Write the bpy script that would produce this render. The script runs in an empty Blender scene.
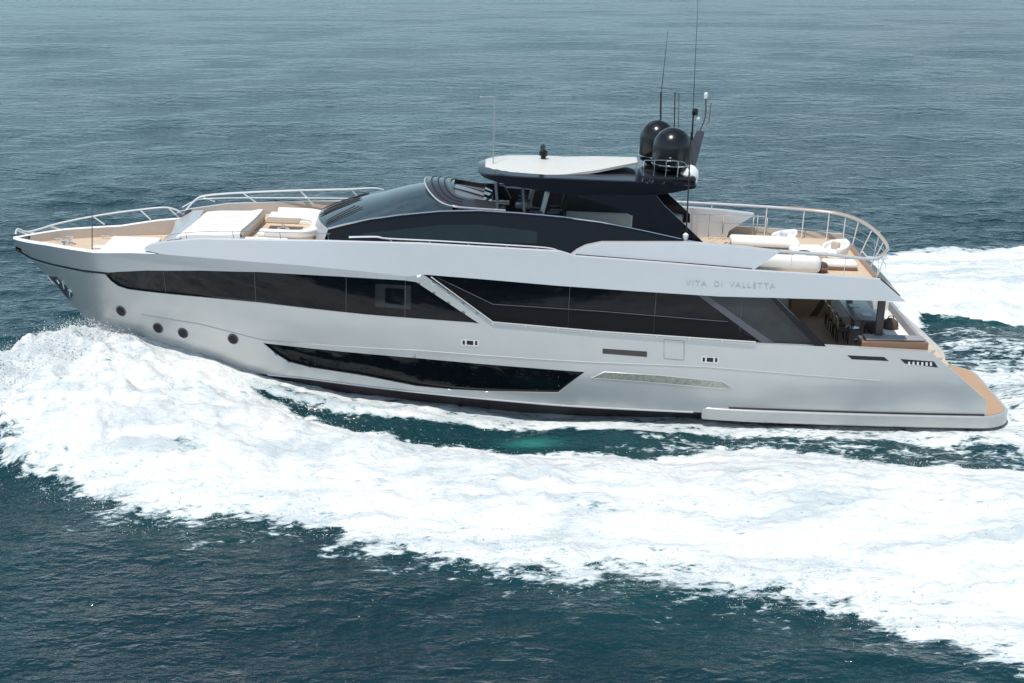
import bpy, bmesh, math, random
import numpy as np
from mathutils import Vector, Matrix
R=math.radians
random.seed(7)
SC=bpy.context.scene; COL=SC.collection

# ---------------------------------------------------------------- camera, sky, sun, exposure
cam_d=bpy.data.cameras.new('camera'); cam=bpy.data.objects.new('camera',cam_d); COL.objects.link(cam)
cam.location=(0,-58.6,19.3); cam.rotation_euler=(R(90-16.2),0,0)
cam_d.sensor_width=36; cam_d.lens=1700/1024*36; cam_d.clip_start=0.5; cam_d.clip_end=9000
SC.camera=cam
SUN_EL,SUN_AZ=68,-150          # azimuth measured from +Y towards +X
wd=bpy.data.worlds.new('World'); SC.world=wd; wd.use_nodes=True
wn=wd.node_tree.nodes; wl=wd.node_tree.links
for n in list(wn): wn.remove(n)
wo=wn.new('ShaderNodeOutputWorld'); wb=wn.new('ShaderNodeBackground'); wb.inputs[1].default_value=0.10
sky=wn.new('ShaderNodeTexSky'); sky.sky_type='NISHITA'; sky.sun_disc=False
sky.sun_elevation=R(SUN_EL); sky.sun_rotation=R(SUN_AZ); sky.air_density=1.0; sky.dust_density=0.8; sky.ozone_density=1.2
# thin bright cloud veil, thickest low in the sky beyond the bow
tc=wn.new('ShaderNodeTexCoord'); sep=wn.new('ShaderNodeSeparateXYZ'); wl.new(tc.outputs['Generated'],sep.inputs[0])
nz=wn.new('ShaderNodeTexNoise'); nz.inputs['Scale'].default_value=2.2; nz.inputs['Detail'].default_value=6
mp=wn.new('ShaderNodeMapping'); mp.inputs['Scale'].default_value=(1,1,3.2); wl.new(tc.outputs['Generated'],mp.inputs[0]); wl.new(mp.outputs[0],nz.inputs[0])
mr=wn.new('ShaderNodeMapRange'); mr.inputs['From Min'].default_value=0.42; mr.inputs['From Max'].default_value=0.72
wl.new(nz.outputs[0],mr.inputs[0])
mx=wn.new('ShaderNodeMapRange'); mx.inputs['From Min'].default_value=0.05; mx.inputs['From Max'].default_value=-0.40
mx.inputs['To Min'].default_value=0.18; mx.inputs['To Max'].default_value=1.0
wl.new(sep.outputs[0],mx.inputs[0])
mu=wn.new('ShaderNodeMath'); mu.operation='MULTIPLY'; wl.new(mr.outputs[0],mu.inputs[0]); wl.new(mx.outputs[0],mu.inputs[1])
hz=wn.new('ShaderNodeMapRange'); hz.interpolation_type='SMOOTHSTEP'; hz.inputs['From Min'].default_value=0.0; hz.inputs['From Max'].default_value=0.75
hz.inputs['To Min'].default_value=0.92; hz.inputs['To Max'].default_value=0.12; wl.new(sep.outputs[2],hz.inputs[0])
hx=wn.new('ShaderNodeMapRange'); hx.inputs['From Min'].default_value=-0.35; hx.inputs['From Max'].default_value=0.30; hx.inputs['To Min'].default_value=1.0; hx.inputs['To Max'].default_value=0.8; wl.new(sep.outputs[0],hx.inputs[0])
hm=wn.new('ShaderNodeMath'); hm.operation='MULTIPLY'; wl.new(hz.outputs[0],hm.inputs[0]); wl.new(hx.outputs[0],hm.inputs[1])
m2=wn.new('ShaderNodeMath'); m2.operation='MAXIMUM'; wl.new(mu.outputs[0],m2.inputs[0]); wl.new(hm.outputs[0],m2.inputs[1]); mu=m2
mc=wn.new('ShaderNodeMix'); mc.data_type='RGBA'; wl.new(mu.outputs[0],mc.inputs[0]); wl.new(sky.outputs[0],mc.inputs[6]); mc.inputs[7].default_value=(5.7,8.3,9.7,1)
wl.new(mc.outputs[2],wb.inputs[0]); wl.new(wb.outputs[0],wo.inputs[0])
sd=bpy.data.lights.new('sun','SUN'); sd.energy=3.3; sd.angle=R(0.5); sd.color=(1,0.965,0.91)
sun=bpy.data.objects.new('sun',sd); COL.objects.link(sun)
sv=Vector((math.sin(R(SUN_AZ))*math.cos(R(SUN_EL)),math.cos(R(SUN_AZ))*math.cos(R(SUN_EL)),math.sin(R(SUN_EL))))
sun.rotation_euler=sv.to_track_quat('Z','Y').to_euler(); sun.location=(0,0,60)
SC.view_settings.view_transform='Standard'; SC.view_settings.look='None'
SC.view_settings.exposure=0.12; SC.view_settings.gamma=1; SC.view_settings.use_curve_mapping=False
SC.render.resolution_x=1024; SC.render.resolution_y=683
SC.cycles.max_bounces=6; SC.cycles.caustics_reflective=False; SC.cycles.caustics_refractive=False

# ---------------------------------------------------------------- materials
def nodes(m): return m.node_tree.nodes,m.node_tree.links
def mat(name,col,rough=0.5,metal=0.0,coat=0.0,var=0.06,vscale=3.0,bump=0.0,bscale=40,spec=0.5,coat_rough=0.05,stretch=(1,1,1)):
    m=bpy.data.materials.new(name); m.use_nodes=True; N,L=nodes(m); p=N['Principled BSDF']
    p.inputs['Roughness'].default_value=rough; p.inputs['Metallic'].default_value=metal
    p.inputs['Coat Weight'].default_value=coat; p.inputs['Coat Roughness'].default_value=coat_rough
    p.inputs['Specular IOR Level'].default_value=spec
    t=N.new('ShaderNodeTexCoord'); mp=N.new('ShaderNodeMapping'); mp.inputs['Scale'].default_value=stretch
    L.new(t.outputs['Object'],mp.inputs[0])
    n=N.new('ShaderNodeTexNoise'); n.inputs['Scale'].default_value=vscale; n.inputs['Detail'].default_value=5
    L.new(mp.outputs[0],n.inputs[0])
    r=N.new('ShaderNodeMapRange'); r.inputs['From Min'].default_value=0.25; r.inputs['From Max'].default_value=0.75
    r.inputs['To Min'].default_value=1-var; r.inputs['To Max'].default_value=1+var; L.new(n.outputs[0],r.inputs[0])
    v=N.new('ShaderNodeVectorMath'); v.operation='SCALE'; v.inputs[0].default_value=col; L.new(r.outputs[0],v.inputs['Scale'])
    L.new(v.outputs[0],p.inputs['Base Color'])
    if bump:
        n2=N.new('ShaderNodeTexNoise'); n2.inputs['Scale'].default_value=bscale; n2.inputs['Detail'].default_value=3
        L.new(mp.outputs[0],n2.inputs[0]); b=N.new('ShaderNodeBump'); b.inputs['Strength'].default_value=bump; b.inputs['Distance'].default_value=0.01
        L.new(n2.outputs[0],b.inputs['Height']); L.new(b.outputs[0],p.inputs['Normal'])
    return m
def teak_mat(name,base,axis=1,plank=0.07):
    m=mat(name,base,0.6,var=0.12,vscale=5,stretch=(0.4,4,1)); N,L=nodes(m); p=N['Principled BSDF']
    src=p.inputs['Base Color'].links[0].from_socket
    t=N.new('ShaderNodeTexCoord'); s=N.new('ShaderNodeSeparateXYZ'); L.new(t.outputs['Object'],s.inputs[0])
    d=N.new('ShaderNodeMath'); d.operation='DIVIDE'; d.inputs[1].default_value=plank; L.new(s.outputs[axis],d.inputs[0])
    f=N.new('ShaderNodeMath'); f.operation='FRACT'; L.new(d.outputs[0],f.inputs[0])
    g=N.new('ShaderNodeMath'); g.operation='LESS_THAN'; g.inputs[1].default_value=0.09; L.new(f.outputs[0],g.inputs[0])
    x=N.new('ShaderNodeMix'); x.data_type='RGBA'; L.new(g.outputs[0],x.inputs[0]); L.new(src,x.inputs[6]); x.inputs[7].default_value=(0.10,0.07,0.05,1)
    L.new(x.outputs[2],p.inputs['Base Color']); return m
M={}
M['hull']=mat('silver_metallic_paint',(0.61,0.61,0.60),0.32,0.40,0.35,var=0.025,vscale=1.2,coat_rough=0.18)
M['band']=mat('pale_silver_paint',(0.58,0.58,0.59),0.30,0.25,0.3,var=0.02,vscale=1.2)
M['white']=mat('white_gelcoat',(0.80,0.80,0.78),0.30,0,0.3,var=0.02)
M['grey']=mat('grey_gelcoat',(0.42,0.43,0.45),0.4,0.1,0.2,var=0.04)
M['black']=mat('black_gloss_panel',(0.008,0.008,0.013),0.12,0,0.0,var=0.1,spec=0.25)
M['charcoal']=mat('charcoal_metallic_paint',(0.007,0.007,0.012),0.14,0.0,0.05,var=0.08)
M['glass']=mat('dark_tinted_glass',(0.004,0.0045,0.007),0.05,0,0.0,var=0.2,spec=0.28)
M['sglass']=mat('wheelhouse_side_glass',(0.004,0.010,0.013),0.07,0,0.0,var=0.25,spec=0.5)
M['rail']=mat('bright_rail_steel',(0.86,0.86,0.85),0.30,0.45,var=0.03)
M['cream']=mat('cream_roof_paint',(0.62,0.60,0.56),0.45,0,0.1,var=0.03)
M['dash']=mat('grey_dashboard',(0.16,0.16,0.18),0.35,0.1,0.2,var=0.05)
M['plat']=mat('platform_silver_paint',(0.50,0.50,0.49),0.33,0.35,0.3,var=0.04)
M['panel']=mat('matt_black_reflection',(0.006,0.006,0.008),0.35,0,0.0,var=0.1,spec=0.2)  # flat black for the dark reflection painted on the salon glass
M['wglass']=mat('windshield_glass',(0.022,0.036,0.043),0.06,0,0.0,var=0.35,spec=1.0)
M['greyglass']=mat('grey_tinted_glass',(0.022,0.025,0.029),0.08,0,0.0,var=0.35,vscale=1.5,spec=0.5)
M['chrome']=mat('polished_steel',(0.78,0.79,0.80),0.16,1.0,var=0.03)
M['rubber']=mat('black_rubber',(0.018,0.018,0.02),0.6,var=0.15)
M['dome']=mat('black_dome_paint',(0.007,0.007,0.008),0.22,0,0.1,var=0.1)
M['teak']=teak_mat('teak_decking',(0.70,0.54,0.39))
M['teakw']=teak_mat('weathered_teak',(0.52,0.33,0.20))
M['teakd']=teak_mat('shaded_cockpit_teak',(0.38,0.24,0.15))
M['wood']=mat('varnished_brown_wood',(0.22,0.12,0.07),0.3,0,0.4,var=0.15,stretch=(1,8,8))
M['tabwood']=mat('pale_brown_wood',(0.42,0.29,0.19),0.45,0,0.2,var=0.12,stretch=(1,8,8))
M['cush']=mat('white_cushion_fabric',(0.84,0.82,0.78),0.85,var=0.03,bump=0.35,bscale=60)
M['piping']=mat('beige_cushion_side',(0.55,0.46,0.37),0.85,var=0.05,bump=0.3,bscale=60)
M['greycush']=mat('grey_cushion_fabric',(0.30,0.30,0.32),0.85,var=0.05,bump=0.3)
M['brown']=mat('brown_fabric',(0.10,0.065,0.05),0.8,var=0.15,bump=0.3)
M['anti']=mat('dark_antifouling',(0.035,0.022,0.024),0.35,0,0.2,var=0.2,vscale=2)
M['sand']=mat('beige_side_lining',(0.50,0.42,0.36),0.55,var=0.04)
M['grille']=mat('brushed_inlay',(0.42,0.43,0.38),0.32,0.8,var=0.35,vscale=9,stretch=(1,1,1))
M['dkgrey']=mat('dark_grey_panel',(0.10,0.10,0.12),0.35,0.2,0.2,var=0.08)
M['visor']=mat('grey_louvre_paint',(0.045,0.045,0.055),0.25,0.2,0.3,var=0.08)
M['slot']=mat('grey_brown_slot',(0.075,0.062,0.058),0.5,var=0.1)
M['paper']=mat('pale_placemat',(0.62,0.66,0.72),0.7,var=0.03)
M['letter']=mat('grey_lettering',(0.50,0.505,0.53),0.4,0.3,var=0.05)

# ---------------------------------------------------------------- mesh helpers
class MB:
    def __init__(s): s.bm=bmesh.new()
    def grid(s,rows,flip=False,close_u=False,close_v=False):
        vs=[[s.bm.verts.new(p) for p in r] for r in rows]
        nr=len(vs); nc=len(vs[0])
        for i in range(nr if close_v else nr-1):
            for j in range(nc if close_u else nc-1):
                q=[vs[i][j],vs[i][(j+1)%nc],vs[(i+1)%nr][(j+1)%nc],vs[(i+1)%nr][j]]
                c=[k.co for k in q]
                keep=[]
                for k in range(4):
                    if (c[k]-c[k-1]).length>1e-5: keep.append(q[k])
                if len(keep)<3: continue
                if flip: keep=keep[::-1]
                try: s.bm.faces.new(keep)
                except ValueError: pass
        return s
    def box(s,c,d,bev=0,seg=2,rz=0,ry=0):
        r=bmesh.ops.create_cube(s.bm,size=1)
        vs=r['verts']
        bmesh.ops.scale(s.bm,verts=vs,vec=d)
        es=list({e for v in vs for e in v.link_edges})
        if bev:
            rr=bmesh.ops.bevel(s.bm,geom=es,offset=bev,segments=seg,affect='EDGES',profile=0.5)
            vs=list({v for v in rr['verts']}|{v for f in rr['faces'] for v in f.verts}|set(v for v in vs if v.is_valid))
        mtx=Matrix.Translation(c)@Matrix.Rotation(rz,4,'Z')@Matrix.Rotation(ry,4,'Y')
        bmesh.ops.transform(s.bm,matrix=mtx,verts=vs)
        return s
    def tube(s,pts,r,n=8,closed=False,caps=True,sq=(1,1)):
        P=[Vector(p) for p in pts]; rows=[]; prev=None
        for i,p in enumerate(P):
            if closed: t=(P[(i+1)%len(P)]-P[i-1])
            else: t=(P[min(i+1,len(P)-1)]-P[max(i-1,0)])
            t.normalize()
            if prev is None:
                a=Vector((0,0,1)) if abs(t.z)<0.9 else Vector((1,0,0))
            else: a=prev
            u=(a-t*a.dot(t)).normalized(); w=t.cross(u); prev=u
            rr=r[i] if isinstance(r,(list,tuple)) else r
            rows.append([p+u*math.cos(2*math.pi*k/n)*rr*sq[0]+w*math.sin(2*math.pi*k/n)*rr*sq[1] for k in range(n)])
        s.grid(rows,close_u=True,close_v=closed)
        if caps and not closed:
            for row in (rows[0],rows[-1]):
                vs=[s.bm.verts.new(p) for p in row]
                try: s.bm.faces.new(vs)
                except ValueError: pass
        return s
    def lathe(s,prof,c=(0,0,0),n=28,ax=None):
        c=Vector(c); rows=[]
        for (r,z) in prof:
            rows.append([c+Vector((max(r,1e-4)*math.cos(2*math.pi*k/n),max(r,1e-4)*math.sin(2*math.pi*k/n),z)) for k in range(n)])
        s.grid(rows,close_u=True); return s
    def prism(s,poly,z0,z1):           # plan outline (x,y)
        n=len(poly)
        a=[s.bm.verts.new((p[0],p[1],z0 if not callable(z0) else z0(p))) for p in poly]
        b=[s.bm.verts.new((p[0],p[1],z1 if not callable(z1) else z1(p))) for p in poly]
        for i in range(n): s.bm.faces.new([a[i],a[(i+1)%n],b[(i+1)%n],b[i]])
        s.bm.faces.new(a[::-1]); s.bm.faces.new(b); return s
    def slab(s,poly,y0,y1):            # side outline (x,z) extruded in y; y may be f(x,z)
        n=len(poly); g=lambda y,p: y(p[0],p[1]) if callable(y) else y
        a=[s.bm.verts.new((p[0],g(y0,p),p[1])) for p in poly]
        b=[s.bm.verts.new((p[0],g(y1,p),p[1])) for p in poly]
        for i in range(n): s.bm.faces.new([a[i],a[(i+1)%n],b[(i+1)%n],b[i]])
        fa=s.bm.faces.new(a[::-1]); fb=s.bm.faces.new(b)
        bmesh.ops.triangulate(s.bm,faces=[fa,fb]); return s
    def build(s,name,m,parent=None,sharp=35,weld=True,bevel=0,solid=0):
        if weld: bmesh.ops.remove_doubles(s.bm,verts=s.bm.verts,dist=2e-4)
        bmesh.ops.recalc_face_normals(s.bm,faces=s.bm.faces)
        me=bpy.data.meshes.new(name); s.bm.to_mesh(me); s.bm.free()
        me.materials.append(m)
        for p in me.polygons: p.use_smooth=True
        me.set_sharp_from_angle(angle=R(sharp))
        o=bpy.data.objects.new(name,me); COL.objects.link(o)
        if parent: o.parent=parent
        if solid:
            md=o.modifiers.new('solid','SOLIDIFY'); md.thickness=solid; md.offset=-1
        if bevel:
            md=o.modifiers.new('bev','BEVEL'); md.width=bevel; md.segments=2; md.limit_method='ANGLE'; md.angle_limit=R(40)
        return o
def tag(o,label=None,cat=None,group=None,kind=None):
    if label: o['label']=label
    if cat: o['category']=cat
    if group: o['group']=group
    if kind: o['kind']=kind
    return o
def smooth_pts(P,n=6,closed=False):
    P=[Vector(p) for p in P]; out=[]; m=len(P)
    rng=range(m) if closed else range(m-1)
    for i in rng:
        if closed: p0,p1,p2,p3=P[i-1],P[i],P[(i+1)%m],P[(i+2)%m]
        else: p0,p1,p2,p3=P[max(i-1,0)],P[i],P[i+1],P[min(i+2,m-1)]
        for k in range(n):
            t=k/n
            out.append(0.5*((2*p1)+(-p0+p2)*t+(2*p0-5*p1+4*p2-p3)*t*t+(-p0+3*p1-3*p2+p3)*t**3))
    if not closed: out.append(P[-1])
    return out

def itp(T,x):
    if x<=T[0][0]: return T[0][1]
    for i in range(len(T)-1):
        if x<=T[i+1][0]:
            a,b=T[i],T[i+1]; return a[1]+(b[1]-a[1])*(x-a[0])/(b[0]-a[0])
    return T[-1][1]
STEM=[(-1.0,-11.0),(-0.3,-12.6),(0.5,-13.7),(1.5,-14.6),(2.41,-15.37),(3.06,-15.95),(3.77,-16.57),(4.54,-17.25),(5.2,-17.8),(6.5,-18.6)]
BM=[(0.6,3.15),(1.2,3.28),(2.1,3.45),(3.5,3.6),(5.1,3.66),(5.9,3.66)]
def hullY(x,z):
    xs=itp(STEM,z); k=min(max((z-0.5)/4.8,0),1)
    L=20-4*k; a=2.2+0.8*k; b=1.05-0.25*k
    t=(x-xs)/L
    if t<=0: return 0.0
    B=itp(BM,z)
    f=(1-(1-t)**a)**b if t<1 else 1.0
    y=B*f
    if x>9: y-=0.28*((x-9)/8)**2
    return y

TRIM=R(2.2); ROOT=Matrix.Translation((0,0,0.15))@Matrix.Rotation(TRIM,4,'Y')
def b2w(x,y,z): return ROOT@Vector((x,y,z))
def on_board(o,x,y,z,rz=0):
    o.matrix_world=ROOT@Matrix.Translation((x,y,z))@Matrix.Rotation(rz,4,'Z'); return o
def thing(name,x,y,z,rz,label,cat,group=None):
    o=bpy.data.objects.new(name,None); COL.objects.link(o); on_board(o,x,y,z,rz); o.empty_display_size=0.3
    return tag(o,label,cat,group)

# ================================================================ WATER
rng=np.random.default_rng(3)
def vnoise(x,y,seed):
    r=np.random.default_rng(seed); T=r.random((256,256))
    xi=np.floor(x).astype(int); yi=np.floor(y).astype(int); fx=x-xi; fy=y-yi
    fx=fx*fx*(3-2*fx); fy=fy*fy*(3-2*fy)
    a=T[xi&255,yi&255]; b=T[(xi+1)&255,yi&255]; c=T[xi&255,(yi+1)&255]; d=T[(xi+1)&255,(yi+1)&255]
    return (a*(1-fx)+b*fx)*(1-fy)+(c*(1-fx)+d*fx)*fy
def fbm(x,y,seed,oct=4):
    t=0; a=1; n=0
    for k in range(oct):
        c,s_=math.cos(0.7*k+0.3),math.sin(0.7*k+0.3)
        t=t+a*vnoise((x*c-y*s_)*2**k,(x*s_+y*c)*2**k,seed+k); n+=a; a*=0.5
    return t/n
def sst(a,b,v):
    t=np.clip((v-a)/(b-a),0,1); return t*t*(3-2*t)
def tb(T): 
    return lambda v: np.interp(v,[p[0] for p in T],[p[1] for p in T])
OUT=tb([(-22,4.5),(-20,5.4),(-18.5,6.2),(-16.5,7.6),(-14.8,9.4),(-13,10.8),(-11.5,12.5),(-9.5,13.0),(-7.4,12.5),(-5.5,13.2),(-3,14.2),(0,15.7),(3,16.6),(6,17.4),(9,18.6),(10.8,20.0),(12.3,21.8),(20,30),(40,52)])
INN=tb([(-9.3,0),(-9.0,2.6),(-8.4,3.2),(-7,3.8),(-5,4.5),(-3.7,4.8),(-1.5,5.1),(0,5.6),(2,5.8),(4,5.9),(5.4,5.6),(7,4.6),(8.5,4.7),(11,5.7),(14,6.3),(17,7.0),(24,9.5),(40,14)])
HCR=tb([(-21,0.2),(-19.5,1.3),(-18,2.4),(-16.5,3.05),(-15.2,3.1),(-13.5,2.6),(-11.5,2.0),(-9.5,1.6),(-8,1.3),(-6,1.1),(-3,0.9),(0,0.8),(5,0.7),(12,0.75),(20,0.9),(40,0.5)])
SCR=tb([(-20,5.2),(-18,4.2),(-16.5,2.6),(-15,1.8),(-13.5,2.6),(-12,3.3),(-10,4.2),(-8,5.4),(-6,6.4),(-3,8),(0,9),(5,10),(12,11),(20,13),(40,22)])
HHU=tb([(-17,2.2),(-15.6,3.1),(-14.4,2.95),(-13,2.65),(-11,2.2),(-9.4,1.65),(-7.5,1.2),(-5.5,0.88),(-3,0.62),(0,0.28),(6,0.2),(13,-0.03),(17,-0.15),(22,-0.1)])
HW=tb([(-16,0),(-14,0.6),(-12,1.5),(-10,2.2),(-8,2.8),(-5,3.15),(0,3.3),(10,3.3),(16.5,3.2),(17.3,2.8),(19,0.5)])
OUTF=tb([(-22,4.5),(-14,9),(-9,12.5),(0,15.5),(10,19.0),(16,22.3),(19,23.8),(22,24.4),(27,25.2),(34,30),(50,42)])
INNF=tb([(-9.0,0),(-8.2,2.9),(-5,4.5),(0,6.5),(5,7.8),(11,9.0),(16,9.8),(18.5,9.5),(24,8.8),(40,14)])
def sea_fields(X,Y):
    near=(Y<0); s=np.abs(Y)
    wob=(fbm(X*0.35,Y*0.35,11,4)-0.5)
    out=np.where(near,OUT(X),OUTF(X))+wob*2.6; inn=np.where(near,INN(X),INNF(X))+wob*1.2*sst(-8,-5,X)*0.8; hc=HCR(X); scr=np.maximum(SCR(X),inn+0.8); hh=HHU(X); hw=HW(X)
    # front of the bow wave
    xf_n=np.interp(s,[0,1.0,2,4,6,8,11],[-16.0,-16.7,-17.6,-19.2,-20.6,-20.6,-19.5])
    xf_f=np.interp(s,[0,1,3,6,9,12],[-14.2,-13.8,-13.0,-12.6,-12,-11])
    xf=np.where(near,xf_n,xf_f)+wob*1.0
    front=sst(-0.15,1.2,X-xf)
    frontf=sst(-0.25,0.25,X-xf)
    # height
    inner=np.where(X<-8.6, hh+(hc-hh)*sst(0,1,np.clip((s-hw)/np.maximum(scr-hw,0.1),0,1)),0)
    trench=hh*np.exp(-np.clip(s-hw,0,9)/1.3)-0.18*sst(0.5,2,s-hw)
    ridge=trench+(hc-trench)*sst(0,1,(s-(inn-0.9))/np.maximum(scr-inn+0.9,0.1))
    rise=np.where(X<-8.6,inner,ridge)
    k=sst(-9.6,-7.6,X); rise=(hh+(hc-hh)*sst(0,1,np.clip((s-hw)/np.maximum(scr-hw,0.1),0,1)))*(1-k)+ridge*k
    q=np.clip((s-scr)/np.maximum(out+0.8-scr,0.3),0,1)
    fall=hc*(1-q)**1.5*(1+0.4*q)
    h=np.where(s<scr,rise,fall)
    behind=sst(17.2,19.5,X)
    # wake hollow behind the transom and low ridge of the propeller wash
    wash=0.25*np.exp(-(s/2.6)**2)-0.35*np.exp(-((s-5.0)/2.4)**2)
    h=h*(1-behind*(s<scr)*sst(scr-1.0,scr-4,s))+behind*wash*sst(9,5,s)
    h=np.where(X>40,h*np.clip((70-X)/30,0,1),h)*front
    # foam
    lace=fbm(X*1.1,Y*1.1,31,4)-0.5
    e_out=sst(0.7,-1.5,s-out+lace*2.6)
    e_in=sst(-0.45,0.55,s-inn+lace*0.8)*(X>-9)+(X<=-9)
    f=e_out*e_in*frontf*1.25
    f=f-sst(-3.4,-0.2,s-out)*0.42*e_out-0.20*sst(0.52,0.74,fbm(X*0.22,Y*0.5,77,5))*sst(0.2,1,e_out)
    sw=np.interp(X,[-7.6,-6,-3,2,8,14,18],[0.12,0.16,0.25,0.4,0.75,1.3,1.8])
    fringe=0.30*sst(2.4,-0.5,s-out+lace*4.0)*np.where(near,1,0.6)*frontf*((s>inn)|(X<-9))
    f=np.maximum(f,fringe)
    line=sst(sw+0.35,sw*0.55,s-hw+lace*0.5)*sst(-9.7,-9.0,X)*np.clip((22-X)/4,0,1)
    f=np.maximum(f,line*0.92)
    # lacy scraps inside the gap, denser aft
    gap=(s<inn)&(s>hw+sw)&(X>-6)
    f=np.where(gap,np.maximum(f,0.46*sst(0.5,8,X)*(0.6+0.8*lace)+0.10),f)
    f=np.where(near|(X<16),f,f)
    # aft of the transom
    aft=sst(16.9,17.6,X)
    w1=sst(5.8,4.4,s+lace*2)*(0.95-0.5*np.exp(-((s-1.5)/0.9)**2)*(Y>0)); w2=sst(10.4,8.4,s+lace*2.2)*0.52
    fa=np.maximum(w1,w2); fa=np.maximum(fa,e_out*sst(inn+0.7,inn+2.6,s+lace*1.6)*1.1)
    f=f*(1-aft)+np.maximum(np.where(s<inn+1.2,0,f),fa)*aft
    # fade far astern
    f=f*np.clip((75-X)/45,0,1)
    aer=np.clip(sst(1.2,0,np.abs(s-inn-0.3))*sst(-3,1,X)*0.05+sst(16.5,18.5,X)*sst(2.2,0.4,np.abs(s-inn-1.9))*0.22,0,1)
    aer=np.maximum(aer,np.exp(-(((X-0.7)/0.9)**2+((Y+4.75)/0.35)**2))*1.0)
    aer=np.maximum(aer,0.03*(f>0.15))
    return h,np.clip(f,0,1.3),np.clip(aer,0,1.5)
def waves(X,Y,DX):
    z=np.zeros_like(X)
    r=np.random.default_rng(5)
    for k in range(46):
        lam=0.7*1.075**k; a=0.0042*lam**0.72
        th=R(-78)+r.normal(0,0.55); ph=r.random()*6.28
        kx,ky=math.cos(th)*6.283/lam,math.sin(th)*6.283/lam
        z+=a*np.clip((lam/DX-2.5)/3,0,1)*np.sin(kx*X+ky*Y+ph+1.1*np.sin(0.13*X+0.17*Y+k))
    m=0.45+1.0*fbm(X*0.06,Y*0.06,51,2)
    return z*m
def axis(a,b,d,far,g=1.06):
    c=list(np.arange(a,b+1e-6,d)); st=d; v=b; hi=[]
    while v<far: st*=g; v+=st; hi.append(v)
    st=d; v=a; lo=[]
    while v>-far: st*=g; v-=st; lo.append(v)
    return np.array(lo[::-1]+c+hi)
ax=axis(-22.5,28,0.085,3500,1.055); ay=axis(-25,31,0.10,3500,1.03)
X,Y=np.meshgrid(ax,ay,indexing='ij')
DX=np.maximum(np.gradient(ax)[:,None]*np.ones_like(Y),np.gradient(ay)[None,:]*np.ones_like(X))
h,f,aer=sea_fields(X,Y)
fm=sst(0.35,0.9,f)
Z=h+waves(X,Y,DX)*(1-0.5*fm)
bill=fbm(X*1.3,Y*1.6,71,5)-0.5; rid=1-2*np.abs(fbm(X*0.8,Y*1.0,91,4)-0.5)
amp=0.16+0.42*sst(-10,-15,X)*sst(0.3,2.0,h)+0.12*sst(0.3,1.0,h)
core=(np.abs(Y)>HW(X)+0.5)
Z+=fm*(DX<0.3)*(bill*1.5+(rid-0.7)*0.8)*amp*np.where(core,1,0.35)
Z+=fm*(DX<0.3)*(fbm(X*3.5,Y*3.5,111,3)-0.5)*0.07
n0,n1=X.shape
co=np.empty((n0*n1,3),np.float32); co[:,0]=X.ravel(); co[:,1]=Y.ravel(); co[:,2]=Z.ravel()
idx=np.arange(n0*n1).reshape(n0,n1)
q=np.stack([idx[:-1,:-1],idx[1:,:-1],idx[1:,1:],idx[:-1,1:]],-1).reshape(-1,4)
me=bpy.data.meshes.new('sea'); me.vertices.add(len(co)); me.vertices.foreach_set('co',co.ravel())
me.loops.add(q.size); me.loops.foreach_set('vertex_index',q.ravel().astype(np.int32))
me.polygons.add(len(q)); me.polygons.foreach_set('loop_start',np.arange(0,q.size,4,dtype=np.int32))
me.update(calc_edges=True); me.polygons.foreach_set('use_smooth',np.ones(len(q),bool))
for nm,arr in (('foam',f),('aerated',aer)):
    a=me.attributes.new(nm,'FLOAT','POINT'); a.data.foreach_set('value',arr.ravel().astype(np.float32))
sea=bpy.data.objects.new('sea',me); COL.objects.link(sea); tag(sea,kind='structure')
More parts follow.
